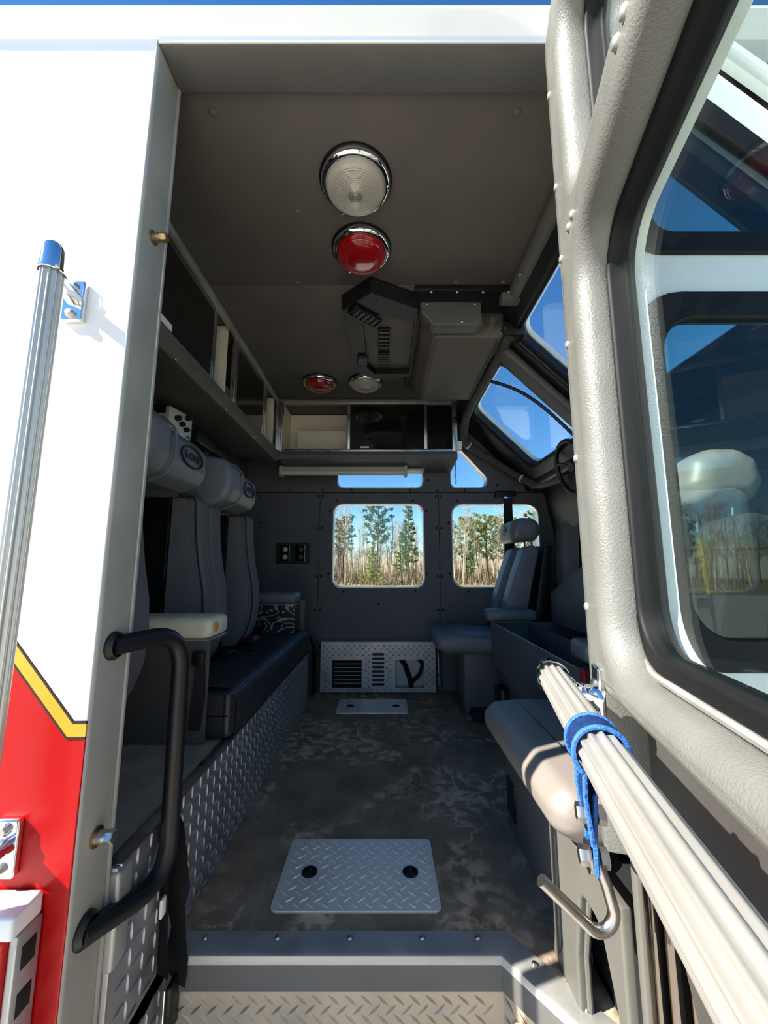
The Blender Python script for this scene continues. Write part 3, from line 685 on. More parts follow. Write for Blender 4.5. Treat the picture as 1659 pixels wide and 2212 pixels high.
# SCBA style seats: two bolsters, shell, wide head roll
def bolster_prof(front):
    """(x offset from back, z)"""
    return [(.0, .475), (.085, .475), (.125, .53), (.150, .60), (.158, .68), (.150, .78), (.128, .88), (.112, .98), (.104, 1.08), (.102, 1.14), (.0, 1.14)]
BX = -.815
def crew_seat(y0, label):
    t = thing('crew_seat', label, 'seat', (-.80, y0 + .27, .475), 'crew seats along the left wall')
    pr = rpoly(bolster_prof(0), [0, .03, .08, .1, .1, .1, .1, .1, .1, .035, 0], 4)
    for a, b in ((y0, y0 + .105), (y0 + .445, y0 + .53)):
        m = frame((BX, a, 0), (1, 0, 0), (0, 0, 1)) @ Matrix.Rotation(0, 4, 'X')
        bo = part('bolster', loft(MB(), [(BX + p[0], p[1]) for p in pr], a, b, .018, 4), 'fabric_charcoal', t, ang=50)
        part('side_piping', MB().tube([Vector((BX + p[0] * 1.0 - .014, a - .001, p[1])) for p in pr if p[0] > .05], .0035, 6), 'vinyl_black', bo)
        pv = rpoly([(.0, .47), (.06, .47), (.098, .55), (.125, .66), (.118, .78), (.09, .90), (.07, 1.0), (.06, 1.13), (.0, 1.13)], [0, .02, .06, .08, .08, .08, .06, .02, 0], 4)
        part('side_vinyl', MB().prism(pv, frame((BX, a, 0), (1, 0, 0), (0, 0, 1)), .004, 0), 'vinyl_grey', bo)
    part('shell', MB().box(-.99, -.965, y0 + .08, y0 + .46, .46, 1.16), 'plastic_black', t)
    part('shell_edge', MB().box(BX - .01, BX - .006, y0 + .435, y0 + .445, .48, 1.14), 'aluminium', t)
    part('shell_side', MB().box(-.98, BX, y0 + .46, y0 + .53, .48, 1.14, .01), 'plastic_black', t)
    part('shell_side', MB().box(-.98, BX, y0, y0 + .10, .48, 1.14, .01), 'plastic_black', t)
    hp = rpoly([(-.02, 1.135), (.10, 1.125), (.155, 1.145), (.178, 1.185), (.176, 1.265), (.14, 1.30), (.06, 1.312), (-.02, 1.30)], [.02, .03, .03, .03, .03, .03, .04, .03], 5)
    L0, L1 = y0 - .045, y0 + .345
    hrs = part('head_roll', loft(MB(), [(BX + p[0], p[1]) for p in hp], L0, L1, .035), 'vinyl_grey', t, ang=50)
    hw = [(p[0] * 1.13 if p[0] > 0 else p[0], 1.22 + (p[1] - 1.22) * 1.14) for p in hp]
    part('wing', loft(MB(), [(BX + p[0], p[1]) for p in hw], L0 - .002, L0 + .115, .03), 'vinyl_grey', hrs, ang=50)
    part('piping', MB().tube([Vector((BX + p[0] * 1.0 + .0005, L0 + .118, p[1])) for p in hw if p[0] > .03], .004, 6), 'vinyl_grey', hrs)
    # emblem: oval ring and lettering on the sloping front of the roll
    em = frame((BX + .1735, y0 + .215, 1.225), (0, 1, 0), Vector((-.05, 0, 1)))
    part('emblem_ring', MB().plate(circ(0, 0, .072, 32, .036), [circ(0, 0, .067, 32, .031)], em, .004, .0095), 'logo_dark', hrs)
    part('emblem_lettering', MB().mesh(text_mesh('E-ONE', .036), em @ Matrix.Translation((0, 0, .0085)) @ Matrix.Scale(.98, 4, (1, 0, 0))), 'logo_dark', hrs)
    return t
s1 = crew_seat(1.02, 'charcoal crew seat with wide grey head roll nearest the doorway')
s2 = crew_seat(1.56, 'charcoal crew seat with grey head roll nearer the far wall')
copies('screw', SCREW_STEEL, [at(YZ(-.965), y, z) for y in (1.2, 1.25, 1.3) for z in (1.03, .95)], s1)
part('holder_knob', MB().box(-.93, -.87, 1.20, 1.235, 1.10, 1.135, .01, 3), 'yellow', s1, 'yellow release knob')
# yellow pull straps hanging in the hollow backs
for i, y in ((0, 1.30), (1, 1.86)):
    ps = thing('pull_strap', ('thin yellow pull cord in the hollow of the crew seat nearest the doorway', 'thin pale pull cord beside the crew seat nearer the far wall')[i], 'cord', (-.80, y, .5))
    z0 = .80 if i == 0 else .62
    part('cord', MB().tube([(-.87, y - .05, z0), (-.84, y, z0 - .12), (-.80, y + .06, .50)], .003, 6), 'brush_tan', ps)
    if i == 0:
        part('loop', MB().tube([(-.87, y - .05, z0), (-.866, y - .045, z0 - .035)], .006, 8), 'flag_yellow', ps)
        part('anchor', MB().lathe([(.008, 0), (.008, .006), (.004, .01), (0, .01)], frame((-.875, y - .052, z0 + .01), (0, 1, 0), (0, 0, 1)), 12), 'steel_bolt', ps)
solo('air_bottle_cap', MB().lathe([(.0, 0), (.026, 0), (.030, .01), (.030, .06), (.024, .07), (0, .07)], frame((-.90, 1.29, .60), (0, 1, 0), (0, 0, 1)), 20), 'yellow', 'yellow rubber pad low in the hollow crew seat back', 'pad')
# lap belts lying on the cushion
def belt(name, label, pts, wd, material='webbing_black'):
    mb = MB(); rows = []
    P = [Vector(p) for p in pts]
    for i, p in enumerate(P):
        d = (P[min(i + 1, len(P) - 1)] - P[max(i - 1, 0)]).normalized(); s = d.cross(Vector((0, 0, 1))); s = s.normalized() if s.length > .05 else Vector((0, 1, 0))
        rows.append([mb.bm.verts.new(p + s * wd * k) for k in (-.5, 0, .5)])
    for a, b in zip(rows, rows[1:]):
        for k in range(2): mb.bm.faces.new((a[k], a[k + 1], b[k + 1], b[k]))
    bmesh.ops.solidify(mb.bm, geom=mb.bm.faces[:], thickness=.003)
    return mb
lb = thing('lap_belt', 'black lap belt with red button buckle lying on the bench cushion', 'seat belt', (-.70, 2.0, .48))
part('webbing', belt('', '', [(-.84, 1.78, .50), (-.79, 1.86, .493), (-.73, 1.93, .489), (-.68, 2.0, .488)], .045), 'webbing_black', lb)
bk = part('buckle', MB().box(-.71, -.64, 1.96, 2.06, .487, .515, .008, 3, Matrix.Translation((0, 0, 0))), 'plastic_black', lb)
part('button', MB().box(-.665, -.645, 1.99, 2.035, .510, .523, .004), 'red_plastic', bk)
part('tongue', MB().box(-.66, -.60, 1.86, 1.90, .486, .496, .004), 'plastic_black', lb); part('receiver', MB().box(-.78, -.72, 2.07, 2.15, .487, .53, .01, 3), 'plastic_black', lb)
lb = thing('lap_belt', 'black lap belt buckle on a stalk near the middle of the bench cushion', 'seat belt', (-.80, 1.7, .48))
part('webbing', belt('', '', [(-.83, 1.62, .50), (-.77, 1.70, .489), (-.71, 1.74, .488)], .045), 'webbing_black', lb)
part('buckle', MB().box(-.72, -.66, 1.72, 1.77, .487, .508, .006, 3), 'plastic_black', lb)
# belts and a cable bundle at the two ends of the bench
ab = thing('anchor_belt', 'short black belt loop behind the bent assist bar', 'seat belt', (-.585, 1.27, .36))
part('webbing', MB().prism(rpoly([(-.612, .36), (-.575, .36), (-.566, .46), (-.572, .56), (-.60, .56), (-.606, .46)], [.01] * 6, 3), frame((0, 1.288, 0), (1, 0, 0), (0, 0, 1)), .005), 'webbing_black', ab)
part('anchor', MB().box(-.612, -.572, 1.272, 1.290, .555, .60, .006), 'plastic_black', ab)
cb = thing('cable_bundle', 'black cable bundle dangling at the far end of the bench', 'cable', (-.47, 2.68, .0))
for k in range(3): part('cable', MB().tube(arc([(-.50, 2.64 + k * .03, .40), (-.47, 2.67 + k * .02, .36 - k * .03), (-.46 - k * .01, 2.70, .24), (-.48, 2.72 + k * .02, .010)], .05), .009, 8), 'rubber_black', cb)
part('tie', MB().tube([(-.465, 2.69, .30), (-.463, 2.70, .275)], .024, 10), 'plastic_black', cb)
# hanging belt at the doorway
hb2 = thing('hanging_belt', 'black seat belt webbing hanging down over the checker plate', 'seat belt', (-.46, .97, -.12))
part('webbing', belt('', '', [(-.492, .955, .322), (-.474, .962, .325), (-.464, .966, .30), (-.466, .97, .22), (-.462, .975, .15), (-.468, .98, .12), (-.460, .985, .06), (-.463, .99, .0), (-.461, .995, -.05)], .05), 'webbing_black', hb2)
part('webbing', belt('', '', [(-.484, .94, .31), (-.482, .945, .2), (-.478, .95, .08), (-.476, .955, .0)], .04), 'webbing_black', hb2)
part('end_sleeve', MB().box(-.470, -.456, .962, 1.022, -.125, -.03, .005, 3), 'plastic_black', hb2)
part('care_tag', MB().box(-.476, -.470, .925, .945, .13, .165, .001), 'tag_white', hb2)

# ================================================================== OVERHEAD CABINETS
CX, CB = -.74, 1.65
oc = thing('overhead_cabinet', 'long dark overhead cabinet with sliding smoked doors on the left', 'cabinet', (-.89, 1.7, CB))
def prism_y(mb, prof, y0, y1, bev=0):
    return mb.prism(prof, frame((0, y1, 0), (1, 0, 0), (0, 0, 1)), y1 - y0, bev)
part('bottom', prism_y(MB(), rpoly([(-1.045, 1.628), (-.752, 1.598), (-.735, 1.612), (-.733, 1.662), (-.742, 1.672), (-1.045, 1.66)], [0, .006, .006, .006, .004, 0], 3), .80, 2.60), 'ceiling_vinyl', oc)
part('back', MB().box(-1.045, -1.035, .80, 2.60, 1.662, 2.045), 'cabinet_white', oc)
part('top_rail', MB().box(-.762, -.735, .80, 2.59, 2.018, 2.046, .003), 'dull_aluminium', oc)
part('bottom_rail', MB().box(-.765, -.748, .80, 2.59, 1.668, 1.682, .002), 'dull_aluminium', oc)
for y in (1.745, 2.56): part('divider', MB().box(-1.03, -.77, y, y + .012, 1.67, 2.045), 'cabinet_white', oc)
def slide(y0, y1, xo, st0=True, st1=True):
    d = part('sliding_door', MB().box(CX - .018 - xo, CX - .013 - xo, y0, y1, 1.675, 2.03), 'smoked_acrylic', oc)
    if st0: part('stile', MB().box(CX - .021 - xo, CX - .008 - xo, y0, y0 + .022, 1.675, 2.03, .002), 'aluminium', d)
    if st1: part('stile', MB().box(CX - .021 - xo, CX - .008 - xo, y1 - .022, y1, 1.675, 2.03, .002), 'aluminium', d)
    return d
d1 = slide(.82, 1.59, 0, False); slide(1.70, 1.86, .012, False, False) if False else None
slide(1.84, 2.33, 0, False, False); slide(2.28, 2.335, .0); slide(1.80, 1.845, .0)
part('frame_post', MB().box(-.762, -.738, 1.79, 1.812, 1.672, 2.03, .002), 'aluminium', oc)
part('frame_post', MB().box(-.762, -.738, 2.545, 2.59, 1.672, 2.03, .002), 'aluminium', oc)
part('sticker', MB().box(-.7525, -.7515, 1.17, 1.255, 1.69, 1.715), 'tag_white', d1)
copies('screw', SCREW_STEEL, [Matrix.Translation((-.745, y, 1.60)) @ Matrix.Rotation(PI, 4, 'X') for y in (1.28, 1.72, 2.10)], oc)

fc = thing('wall_cabinet', 'far wall overhead cabinet, left end open to white shelves', 'cabinet', (-.1, 2.75, CB))
FY = 2.589
part('bottom', MB().prism(rpoly([(FY, 1.610), (2.885, 1.585), (2.885, 1.655), (FY, 1.668), (FY - .008, 1.64)], [.006, 0, 0, .004, .01], 3), frame((-.735, 0, 0), (0, 1, 0), (0, 0, 1)), 1.245), 'wall_vinyl', fc)
part('back', MB().box(-.735, .50, 2.872, 2.884, 1.662, 2.045), 'cabinet_white', fc)
part('end_wall', MB().box(.492, .505, FY + .01, 2.885, 1.66, 2.045), 'cabinet_white', fc)
part('end_wall', MB().box(-.735, -.725, FY + .02, 2.885, 1.66, 2.045), 'cabinet_white', fc)
part('partition', MB().box(-.262, -.250, FY + .03, 2.872, 1.662, 2.045), 'cabinet_white', fc)
part('inner_step', MB().box(-.64, -.262, 2.74, 2.872, 1.662, 1.87, .003), 'cabinet_white', fc)
part('top_rail', MB().box(-.735, .51, FY - .006, FY + .022, 2.012, 2.047, .003), 'dull_aluminium', fc)
part('bottom_rail', MB().box(-.735, .51, FY - .006, FY + .022, 1.664, 1.682, .003), 'aluminium', fc)
part('end_post', MB().box(-.74, -.712, FY - .008, FY + .022, 1.664, 2.03, .003), 'aluminium', fc)
part('end_post', MB().box(.478, .512, FY - .008, FY + .022, 1.664, 2.03, .003), 'aluminium', fc)
d = part('sliding_door', MB().box(-.25, .30, FY + .004, FY + .009, 1.68, 2.015), 'smoked_acrylic', fc)
part('stile', MB().box(-.262, -.238, FY - .002, FY + .012, 1.68, 2.015, .002), 'aluminium', d)
part('stile', MB().box(.283, .303, FY - .002, FY + .012, 1.68, 2.015, .002), 'aluminium', d)
part('pull_tab', MB().box(-.165, -.105, FY - .003, FY + .004, 1.69, 1.702, .002), 'tag_white', d)
d = part('sliding_door', MB().box(.29, .485, FY + .014, FY + .019, 1.68, 2.015), 'smoked_acrylic', fc)
part('latch_box', MB().box(.505, .545, FY + .0, FY + .05, 1.68, 1.74, .004), 'tag_white', fc)
part('latch_chain', MB().tube([(.50, 2.62, 1.60), (.502, 2.62, 1.56), (.497, 2.62, 1.52), (.503, 2.62, 1.47), (.50, 2.62, 1.44)], .004, 6), 'steel_bolt', fc)
fx = thing('light_fixture', 'slim beige fluorescent light fixture under the far wall cabinet', 'light', (-.29, 2.72, 1.51))
part('housing', MB().box(-.75, .165, 2.715, 2.765, 1.535, 1.592, .006, 3), 'fixture_tan', fx)
part('diffuser', MB().tube([(-.735, 2.715, 1.545), (.15, 2.715, 1.545)], .021, 16), 'tube_white', fx)
part('end_cap', MB().box(-.757, -.733, 2.692, 2.766, 1.518, 1.594, .005), 'fixture_tan', fx); part('end_cap', MB().box(.145, .168, 2.692, 2.766, 1.518, 1.594, .005), 'fixture_tan', fx)
part('mount_plate', MB().box(.15, .30, 2.76, 2.88, 1.575, 1.588), 'fixture_tan', fx)

# ================================================================== CEILING LIGHTS
def dome_light(x, y, red, label):
    t = thing('ceiling_light', label, 'ceiling light', (x, y, 2.05), 'round ceiling lights')
    m = DOWN(x, y)
    part('gasket', MB().lathe([(.112, 0), (.112, .006), (.10, .008)], m, 40), 'lens_rim_black', t)
    part('rim', MB().lathe([(.106, .002), (.107, .014), (.103, .022), (.095, .026), (.090, .024), (.088, .016)], m, 40), 'chrome', t, ang=60)
    for k in range(3):
        a = PI / 2 + k * 2 * PI / 3 + .5
        part('rim_screw', MB().lathe([(.005, .02), (.005, .028), (0, .029)], DOWN(x + .1 * math.cos(a), y - .1 * math.sin(a)), 8), 'steel_bolt', t)
    prof = [(.090, .018), (.089, .032)]
    for k in range(15):
        r = .086 * (1 - k / 15); z = .034 + .022 * math.sqrt(max(0, 1 - (r / .088) ** 2)); prof += [(r, z), (r - .0030, z + .0022 if not red else z)]
    prof.append((0, .0572))
    part('lens', MB().lathe(prof, m, 48), 'red_lens' if red else 'lens_frost', t, 'red ribbed lens' if red else 'clear ribbed lens', ang=20)
    if not red:
        part('reflector', MB().lathe([(.087, .020), (.07, .012), (.03, .006), (.0, .006)], m, 32), 'aluminium', t)
        part('bulb', MB().lathe([(.016, .012), (.016, .03), (.013, .042), (.006, .048), (0, .049)], m, 16), 'tube_white', t)
        part('bulb_base', MB().lathe([(.022, .058), (.019, .061), (.0165, .059), (.009, .0575), (.007, .062), (0, .0622)], m, 20), 'lens_clear', t)
    return t
dome_light(-.087, 1.030, False, 'large clear domed ceiling light nearest the doorway')
dome_light(-.084, 1.285, True, 'large red domed ceiling light nearest the doorway')
dome_light(-.415, 2.33, True, 'smaller looking red ceiling light in front of the far wall cabinet')
dome_light(-.118, 2.325, False, 'smaller looking clear ceiling light in front of the far wall cabinet')

# ================================================================== CEILING AIR UNIT, DUCT, HOSES
ac = thing('air_unit', 'grey padded air conditioning box hanging from the ceiling', 'air conditioner', (.37, 1.9, 1.89))
part('mount_plate', MB().box(.13, .59, 1.470, 2.36, 2.022, 2.048, .003), 'plastic_black', ac)
cover = [(.165, 2.04), (.175, 1.99), (.232, 1.90), (.532, 1.90), (.556, 1.96), (.556, 2.04)]
part('cover', prism_y(MB(), rpoly(cover, [0, .03, .02, .015, .02, 0], 4), 1.62, 2.28, .012), 'ceiling_vinyl', ac)
endp = part('end_panel', prism_y(MB(), rpoly([(.158, 2.035), (.158, 1.985), (.215, 1.912), (.43, 1.912), (.43, 2.035)], [.015, .03, .02, .015, .015], 4), 1.545, 1.615, .01), 'cab_grey', ac)
copies('screw', SCREW_STEEL, [at(XZ(1.545), .19, 2.015, 0), at(XZ(1.545), .40, 2.015, 0), at(XZ(1.545), .34, 1.93, 0)] + [DOWN(x, 1.482, 2.022) for x in (.20, .31, .42, .53)], ac)
gr_ = MB()
for k in range(13): gr_.tube([(.557, 1.66 + k * .05, 2.03), (.545, 1.66 + k * .05, 1.93)], .0022, 4)
for z in (1.94, 1.965, 1.99, 2.015): gr_.tube([(.553, 1.62, z), (.553, 2.28, z)], .0022, 4)
part('side_grille', gr_, 'plastic_black', ac)
part('side_bracket', MB().box(.56, .655, 1.64, 1.70, 1.93, 2.03, .008), 'plastic_black', ac)
part('slotted_tab', MB().plate(rrect(.455, .55, 1.93, 2.03, .005), [rrect(.49, .51, 1.955, 2.005, .009)], XZ(1.62), -.004, .0), 'plastic_black', ac)

du = thing('vent_console', 'black angular ceiling vent console beside the air unit', 'vent', (0, 1.8, 1.97))
out_ = [(-.185, 1.53), (-.055, 1.42), (.15, 1.52), (.155, 2.12), (-.06, 2.15), (-.165, 2.06)]
inn_ = [(-.098, 1.63), (-.02, 1.565), (.14, 1.62), (.145, 2.08), (-.05, 2.095), (-.095, 2.02)]
part('top_pan', MB().plate(out_, [], XY(0) @ Matrix.Translation((0, 0, 2.03)), 0, .018, .003, 2), 'plastic_black', du)
rm = MB()
A_ = [Vector((p[0], p[1], 2.03)) for p in out_]; B_ = [Vector((p[0] * .98, p[1] + .005, 1.975)) for p in out_]; C_ = [Vector((p[0], p[1], 1.975)) for p in inn_]; E_ = [Vector((p[0], p[1], 2.028)) for p in inn_]
rings = [[rm.bm.verts.new(v) for v in R_] for R_ in (A_, B_, C_, E_)]
for a, b in zip(rings, rings[1:]):
    for k in range(6): rm.bm.faces.new((a[k], a[(k + 1) % 6], b[(k + 1) % 6], b[k]))
part('rim', rm, 'plastic_black', du, ang=20)
part('inner_panel', MB().plate(inn_, [], XY(0), 2.012, 2.018), 'ceiling_vinyl', du)
def vent(x0, x1, y0, y1, ang=0, cx=0, cy=0, z=2.012, n=5):
    m = Matrix.Translation((cx, cy, z)) @ Matrix.Rotation(ang, 4, 'Z')
    fr = part('vent_frame', MB().plate(rrect(x0, x1, y0, y1, .006), [rrect(x0 + .006, x1 - .006, y0 + .006, y1 - .006, .003)], m, -.012, .0, .002, 1), 'plastic_black', du)
    part('vent_back', MB().box(x0, x1, y0, y1, -.002, .0, m=m), 'dark_void', fr)
    for k in range(n):
        y = y0 + .012 + (y1 - y0 - .024) * (k + .5) / n
        part('louvre', MB().box(x0 + .006, x1 - .006, y - .002, y + .010, -.010, -.007, m=m), 'plastic_grey', fr)
    for k in range(2): part('vane', MB().box(x0 + (x1 - x0) * (k + 1) / 3 - .001, x0 + (x1 - x0) * (k + 1) / 3 + .001, y0 + .006, y1 - .006, -.012, -.009, m=m), 'plastic_grey', fr)
mat('plastic_grey', (58, 58, 58), .45)
vent(-.03, .03, -.095, .095, 0, .0, 1.80)
vent(-.03, .03, -.075, .075, 0, .0, 1.99)
vent(-.03, .03, -.075, .075, math.radians(-50), -.083, 1.565, 1.972)
vent(-.028, .028, -.05, .05, math.radians(8), -.115, 1.93, 1.972)

hs = thing('insulated_hose', 'grey foam wrapped hose running from the air unit along the windshield edge', 'hose', (.6, 2.2, 1.5))
H = arc([(.50, 1.64, 1.955), (.56, 1.66, 1.965), (.60, 1.74, 1.955), (.585, 2.0, 1.93), (.575, 2.35, 1.93), (.575, 2.60, 1.90), (.60, 2.80, 1.80), (.76, 2.84, 1.715), (.98, 2.82, 1.555), (1.10, 2.72, 1.45), (1.15, 2.3, 1.42)], .06, 5)
Hn = []
for a, b in zip(H, H[1:]):
    n_ = max(1, int((b - a).length / .018))
    for k in range(n_): Hn.append(a.lerp(b, k / n_))
Hn.append(H[-1]); rs = [.026 + .0025 * random.random() + (.004 if i % 9 == 0 else 0) for i in range(len(Hn))]
part('hose', MB().tube(Hn, rs, 12), 'hose_grey', hs, ang=60)
for f_ in (.56, .75): 
    i = int(f_ * len(Hn)); part('clip', MB().tube([Hn[i], Hn[i].lerp(Hn[i + 1], .6)], .031, 14), 'tape_white', hs)
tb = thing('corrugated_tube', 'thin dark corrugated tube crossing the windshield from the air unit', 'tube', (.8, 2.1, 1.8))
T = []
for k in range(46):
    t = k / 45; T.append(Vector((.595 + .42 * t, 2.08 - .10 * t, 1.93 - .36 * t + .06 * math.sin(PI * t) )))
part('tube', MB().tube(T, [.011 if i % 2 else .0085 for i in range(46)], 8), 'plastic_black', tb, ang=20)
part('fitting', MB().tube([T[0], T[2]], .015, 10), 'brass_bolt', tb)

# ================================================================== FAR WALL FITTINGS
ol = thing('outlet_plate', 'black plate with two duplex power outlets on the far wall', 'power outlet', (-.68, 2.885, .89))
part('plate', MB().plate(rrect(-.808, -.555, .892, 1.048, .012), [], XZ(2.888), 0, .008, .003, 2), 'plastic_black', ol)
for i, x in enumerate((-.735, -.62)):
    bz = part('bezel', MB().plate(rrect(x - .042, x + .03, .912, 1.028, .004), [], XZ(2.88), 0, .004, .001, 1), 'smoked_acrylic', ol)
    part('bezel_edge', MB().box(x + .026, x + .032, 2.872, 2.88, .912, 1.028), 'aluminium', bz)
    for z in (.942, .998):
        part('socket', MB().lathe([(.018, 0), (.018, .005), (.015, .007), (0, .007)], at(XZ(2.877), x, z, 0), 16), ('tube_white', 'plastic_grey')[i], bz)
hc = thing('heater_cover', 'checker plate heater cover with vent slots at the foot of the far wall', 'heater', (-.04, 2.84, 0))
slots = [rrect(-.083, .003, z, z + .017, .008, 3) for z in [.056 + k * .0285 for k in range(8)]]
part('front', MB().plate([(-.447, .012), (.362, .012), (.362, .350), (-.447, .350)], [rrect(-.36, -.155, .042, .227, .002, 2), rrect(.078, .278, .042, .229, .002, 2)] + slots, XZ(2.80), -.004, .0), 'tread_aluminium', hc)
def inhole(u, v):
    return (-.375 < u < -.14 and .03 < v < .24) or (.06 < u < .295 and .03 < v < .24) or (-.1 < u < .02 and .045 < v < .30)
lg = MB(); lugs(lg, XZ(2.80), -.44, .36, .015, .345, pitch=.042, L=.0145, wd=.0036, h=.0035, skip=inhole); part('tread_bars', lg, 'tread_aluminium', hc, kind='stuff')
part('top', MB().box(-.447, .362, 2.80, 2.885, .347, .351), 'tread_aluminium', hc)
part('side', MB().box(-.447, -.443, 2.80, 2.885, .012, .35), 'tread_aluminium', hc); part('side', MB().box(.358, .362, 2.80, 2.885, .012, .35), 'tread_aluminium', hc)
part('core', MB().box(-.40, -.12, 2.85, 2.87, .02, .25), 'dark_void', hc)
for k in range(7): part('core_fin', MB().box(-.352, -.160, 2.838, 2.85, .060 + k * .026, .0635 + k * .026), 'dull_aluminium', hc)
part('back_plate', MB().box(.03, .33, 2.868, 2.874, .015, .30), 'dull_aluminium', hc)
part('hose', MB().tube([(.10, 2.85, .25), (.15, 2.84, .18), (.185, 2.835, .08), (.19, 2.84, .02)], .017, 10), 'rubber_black', hc)
part('hose', MB().tube([(.23, 2.85, .24), (.275, 2.84, .19), (.25, 2.84, .12), (.20, 2.845, .07)], .014, 10), 'rubber_black', hc)
part('hinge_rod', MB().tube([(.385, 2.82, .06), (.385, 2.82, .27)], .008, 8), 'aluminium', hc)
part('latch', MB().lathe([(.012, 0), (.012, .01), (.004, .02), (0, .02)], at(XZ(2.83), -.465, .03), 10), 'steel_bolt', hc)

# ================================================================== FLOOR HATCHES
def hatch(y0, y1, label):
    t = thing('floor_hatch', label, 'floor hatch', (-.07, (y0 + y1) / 2, .001), 'checker plate floor hatches')
    h1, h2 = (-.212, (y0 + y1) / 2 - .005), (.075, (y0 + y1) / 2 - .005)
    pl = part('plate', MB().plate(rrect(-.291, .147, y0, y1, .018), [circ(h1[0], h1[1], .021, 20), circ(h2[0], h2[1], .021, 20)], XY(.001), .0, .006, .0015, 1), 'hatch_aluminium_lit', t)
    lg = MB(); lugs(lg, XY(.007), -.283, .143, y0 + .004, y1 - .002, pitch=.0375, L=.0145, wd=.003, h=.0022, skip=lambda u, v: min((u - h1[0]) ** 2 + (v - h1[1]) ** 2, (u - h2[0]) ** 2 + (v - h2[1]) ** 2) < .033 ** 2)
    part('tread_bars', lg, 'hatch_aluminium_lit', t, kind='stuff')
    for hx, hy in (h1, h2):
        r = part('ring_pull', MB().lathe([(.0225, .0065), (.0225, .0085), (.019, .0085), (.019, .002), (0, .002)], Matrix.Translation((hx, hy, 0)), 24), 'plastic_black', t)
        part('finger_bar', MB().box(hx - .004, hx + .004, hy - .017, hy + .017, .003, .007, .001), 'plastic_black', r)
    return t
hatch(1.1036, 1.366, 'checker plate floor hatch near the doorway, with two round finger pulls')
hatch(2.436, 2.686, 'checker plate floor hatch in front of the heater cover')

# ================================================================== WALL BOX AND RADIO UNDER THE LEFT CABINET
rd = thing('intercom_box', 'white intercom box with black knobs under the left overhead cabinet', 'intercom', (-1.0, 1.70, 1.44))
RM = Matrix.Translation((-.955, 1.73, 1.52)) @ Matrix.Rotation(math.radians(-12), 4, 'Z')
part('case', MB().box(-.09, .0, -.075, .075, -.07, .075, .006, 2, RM), 'radio_white', rd)
for y, z, r, hh in ((-.03, .03, .013, .022), (.0, .012, .012, .02), (.03, -.005, .012, .02), (.035, .055, .013, .022)):
    part('knob', MB().lathe([(r, 0), (r, hh * .8), (r * .8, hh), (0, hh)], RM @ frame((.0, y, z), (0, 1, 0), (0, 0, 1)), 14), 'plastic_black', rd)
for y, z in ((-.045, -.035), (.05, -.045)): part('socket', MB().lathe([(.016, 0), (.016, .006), (.012, .009), (.011, .004), (0, .004)], RM @ frame((.0, y, z), (0, 1, 0), (0, 0, 1)), 16), 'steel_bolt', rd)
part('switch', MB().box(0, .008, -.008, .012, -.05, -.028, .002, m=RM), 'tag_white', rd)
part('bracket', MB().box(-1.04, -.99, 1.66, 1.80, 1.56, 1.60), 'plastic_black', rd)
lr_ = thing('lantern_bracket', 'black flashlight bracket on the wall behind the far crew seat', 'bracket', (-.98, 2.1, 1.48))
part('body', MB().box(-1.04, -.93, 1.86, 2.05, 1.485, 1.56, .012, 3), 'plastic_black', lr_)
part('arm', MB().prism(rpoly([(2.05, 1.50), (2.32, 1.515), (2.36, 1.54), (2.30, 1.565), (2.05, 1.555)], [0, .01, .01, .01, 0], 3), frame((-1.02, 0, 0), (0, 1, 0), (0, 0, 1)), .07, .006), 'plastic_black', lr_)
part('foot', MB().box(-1.0, -.95, 1.98, 2.03, 1.455, 1.49, .006), 'plastic_black', lr_)

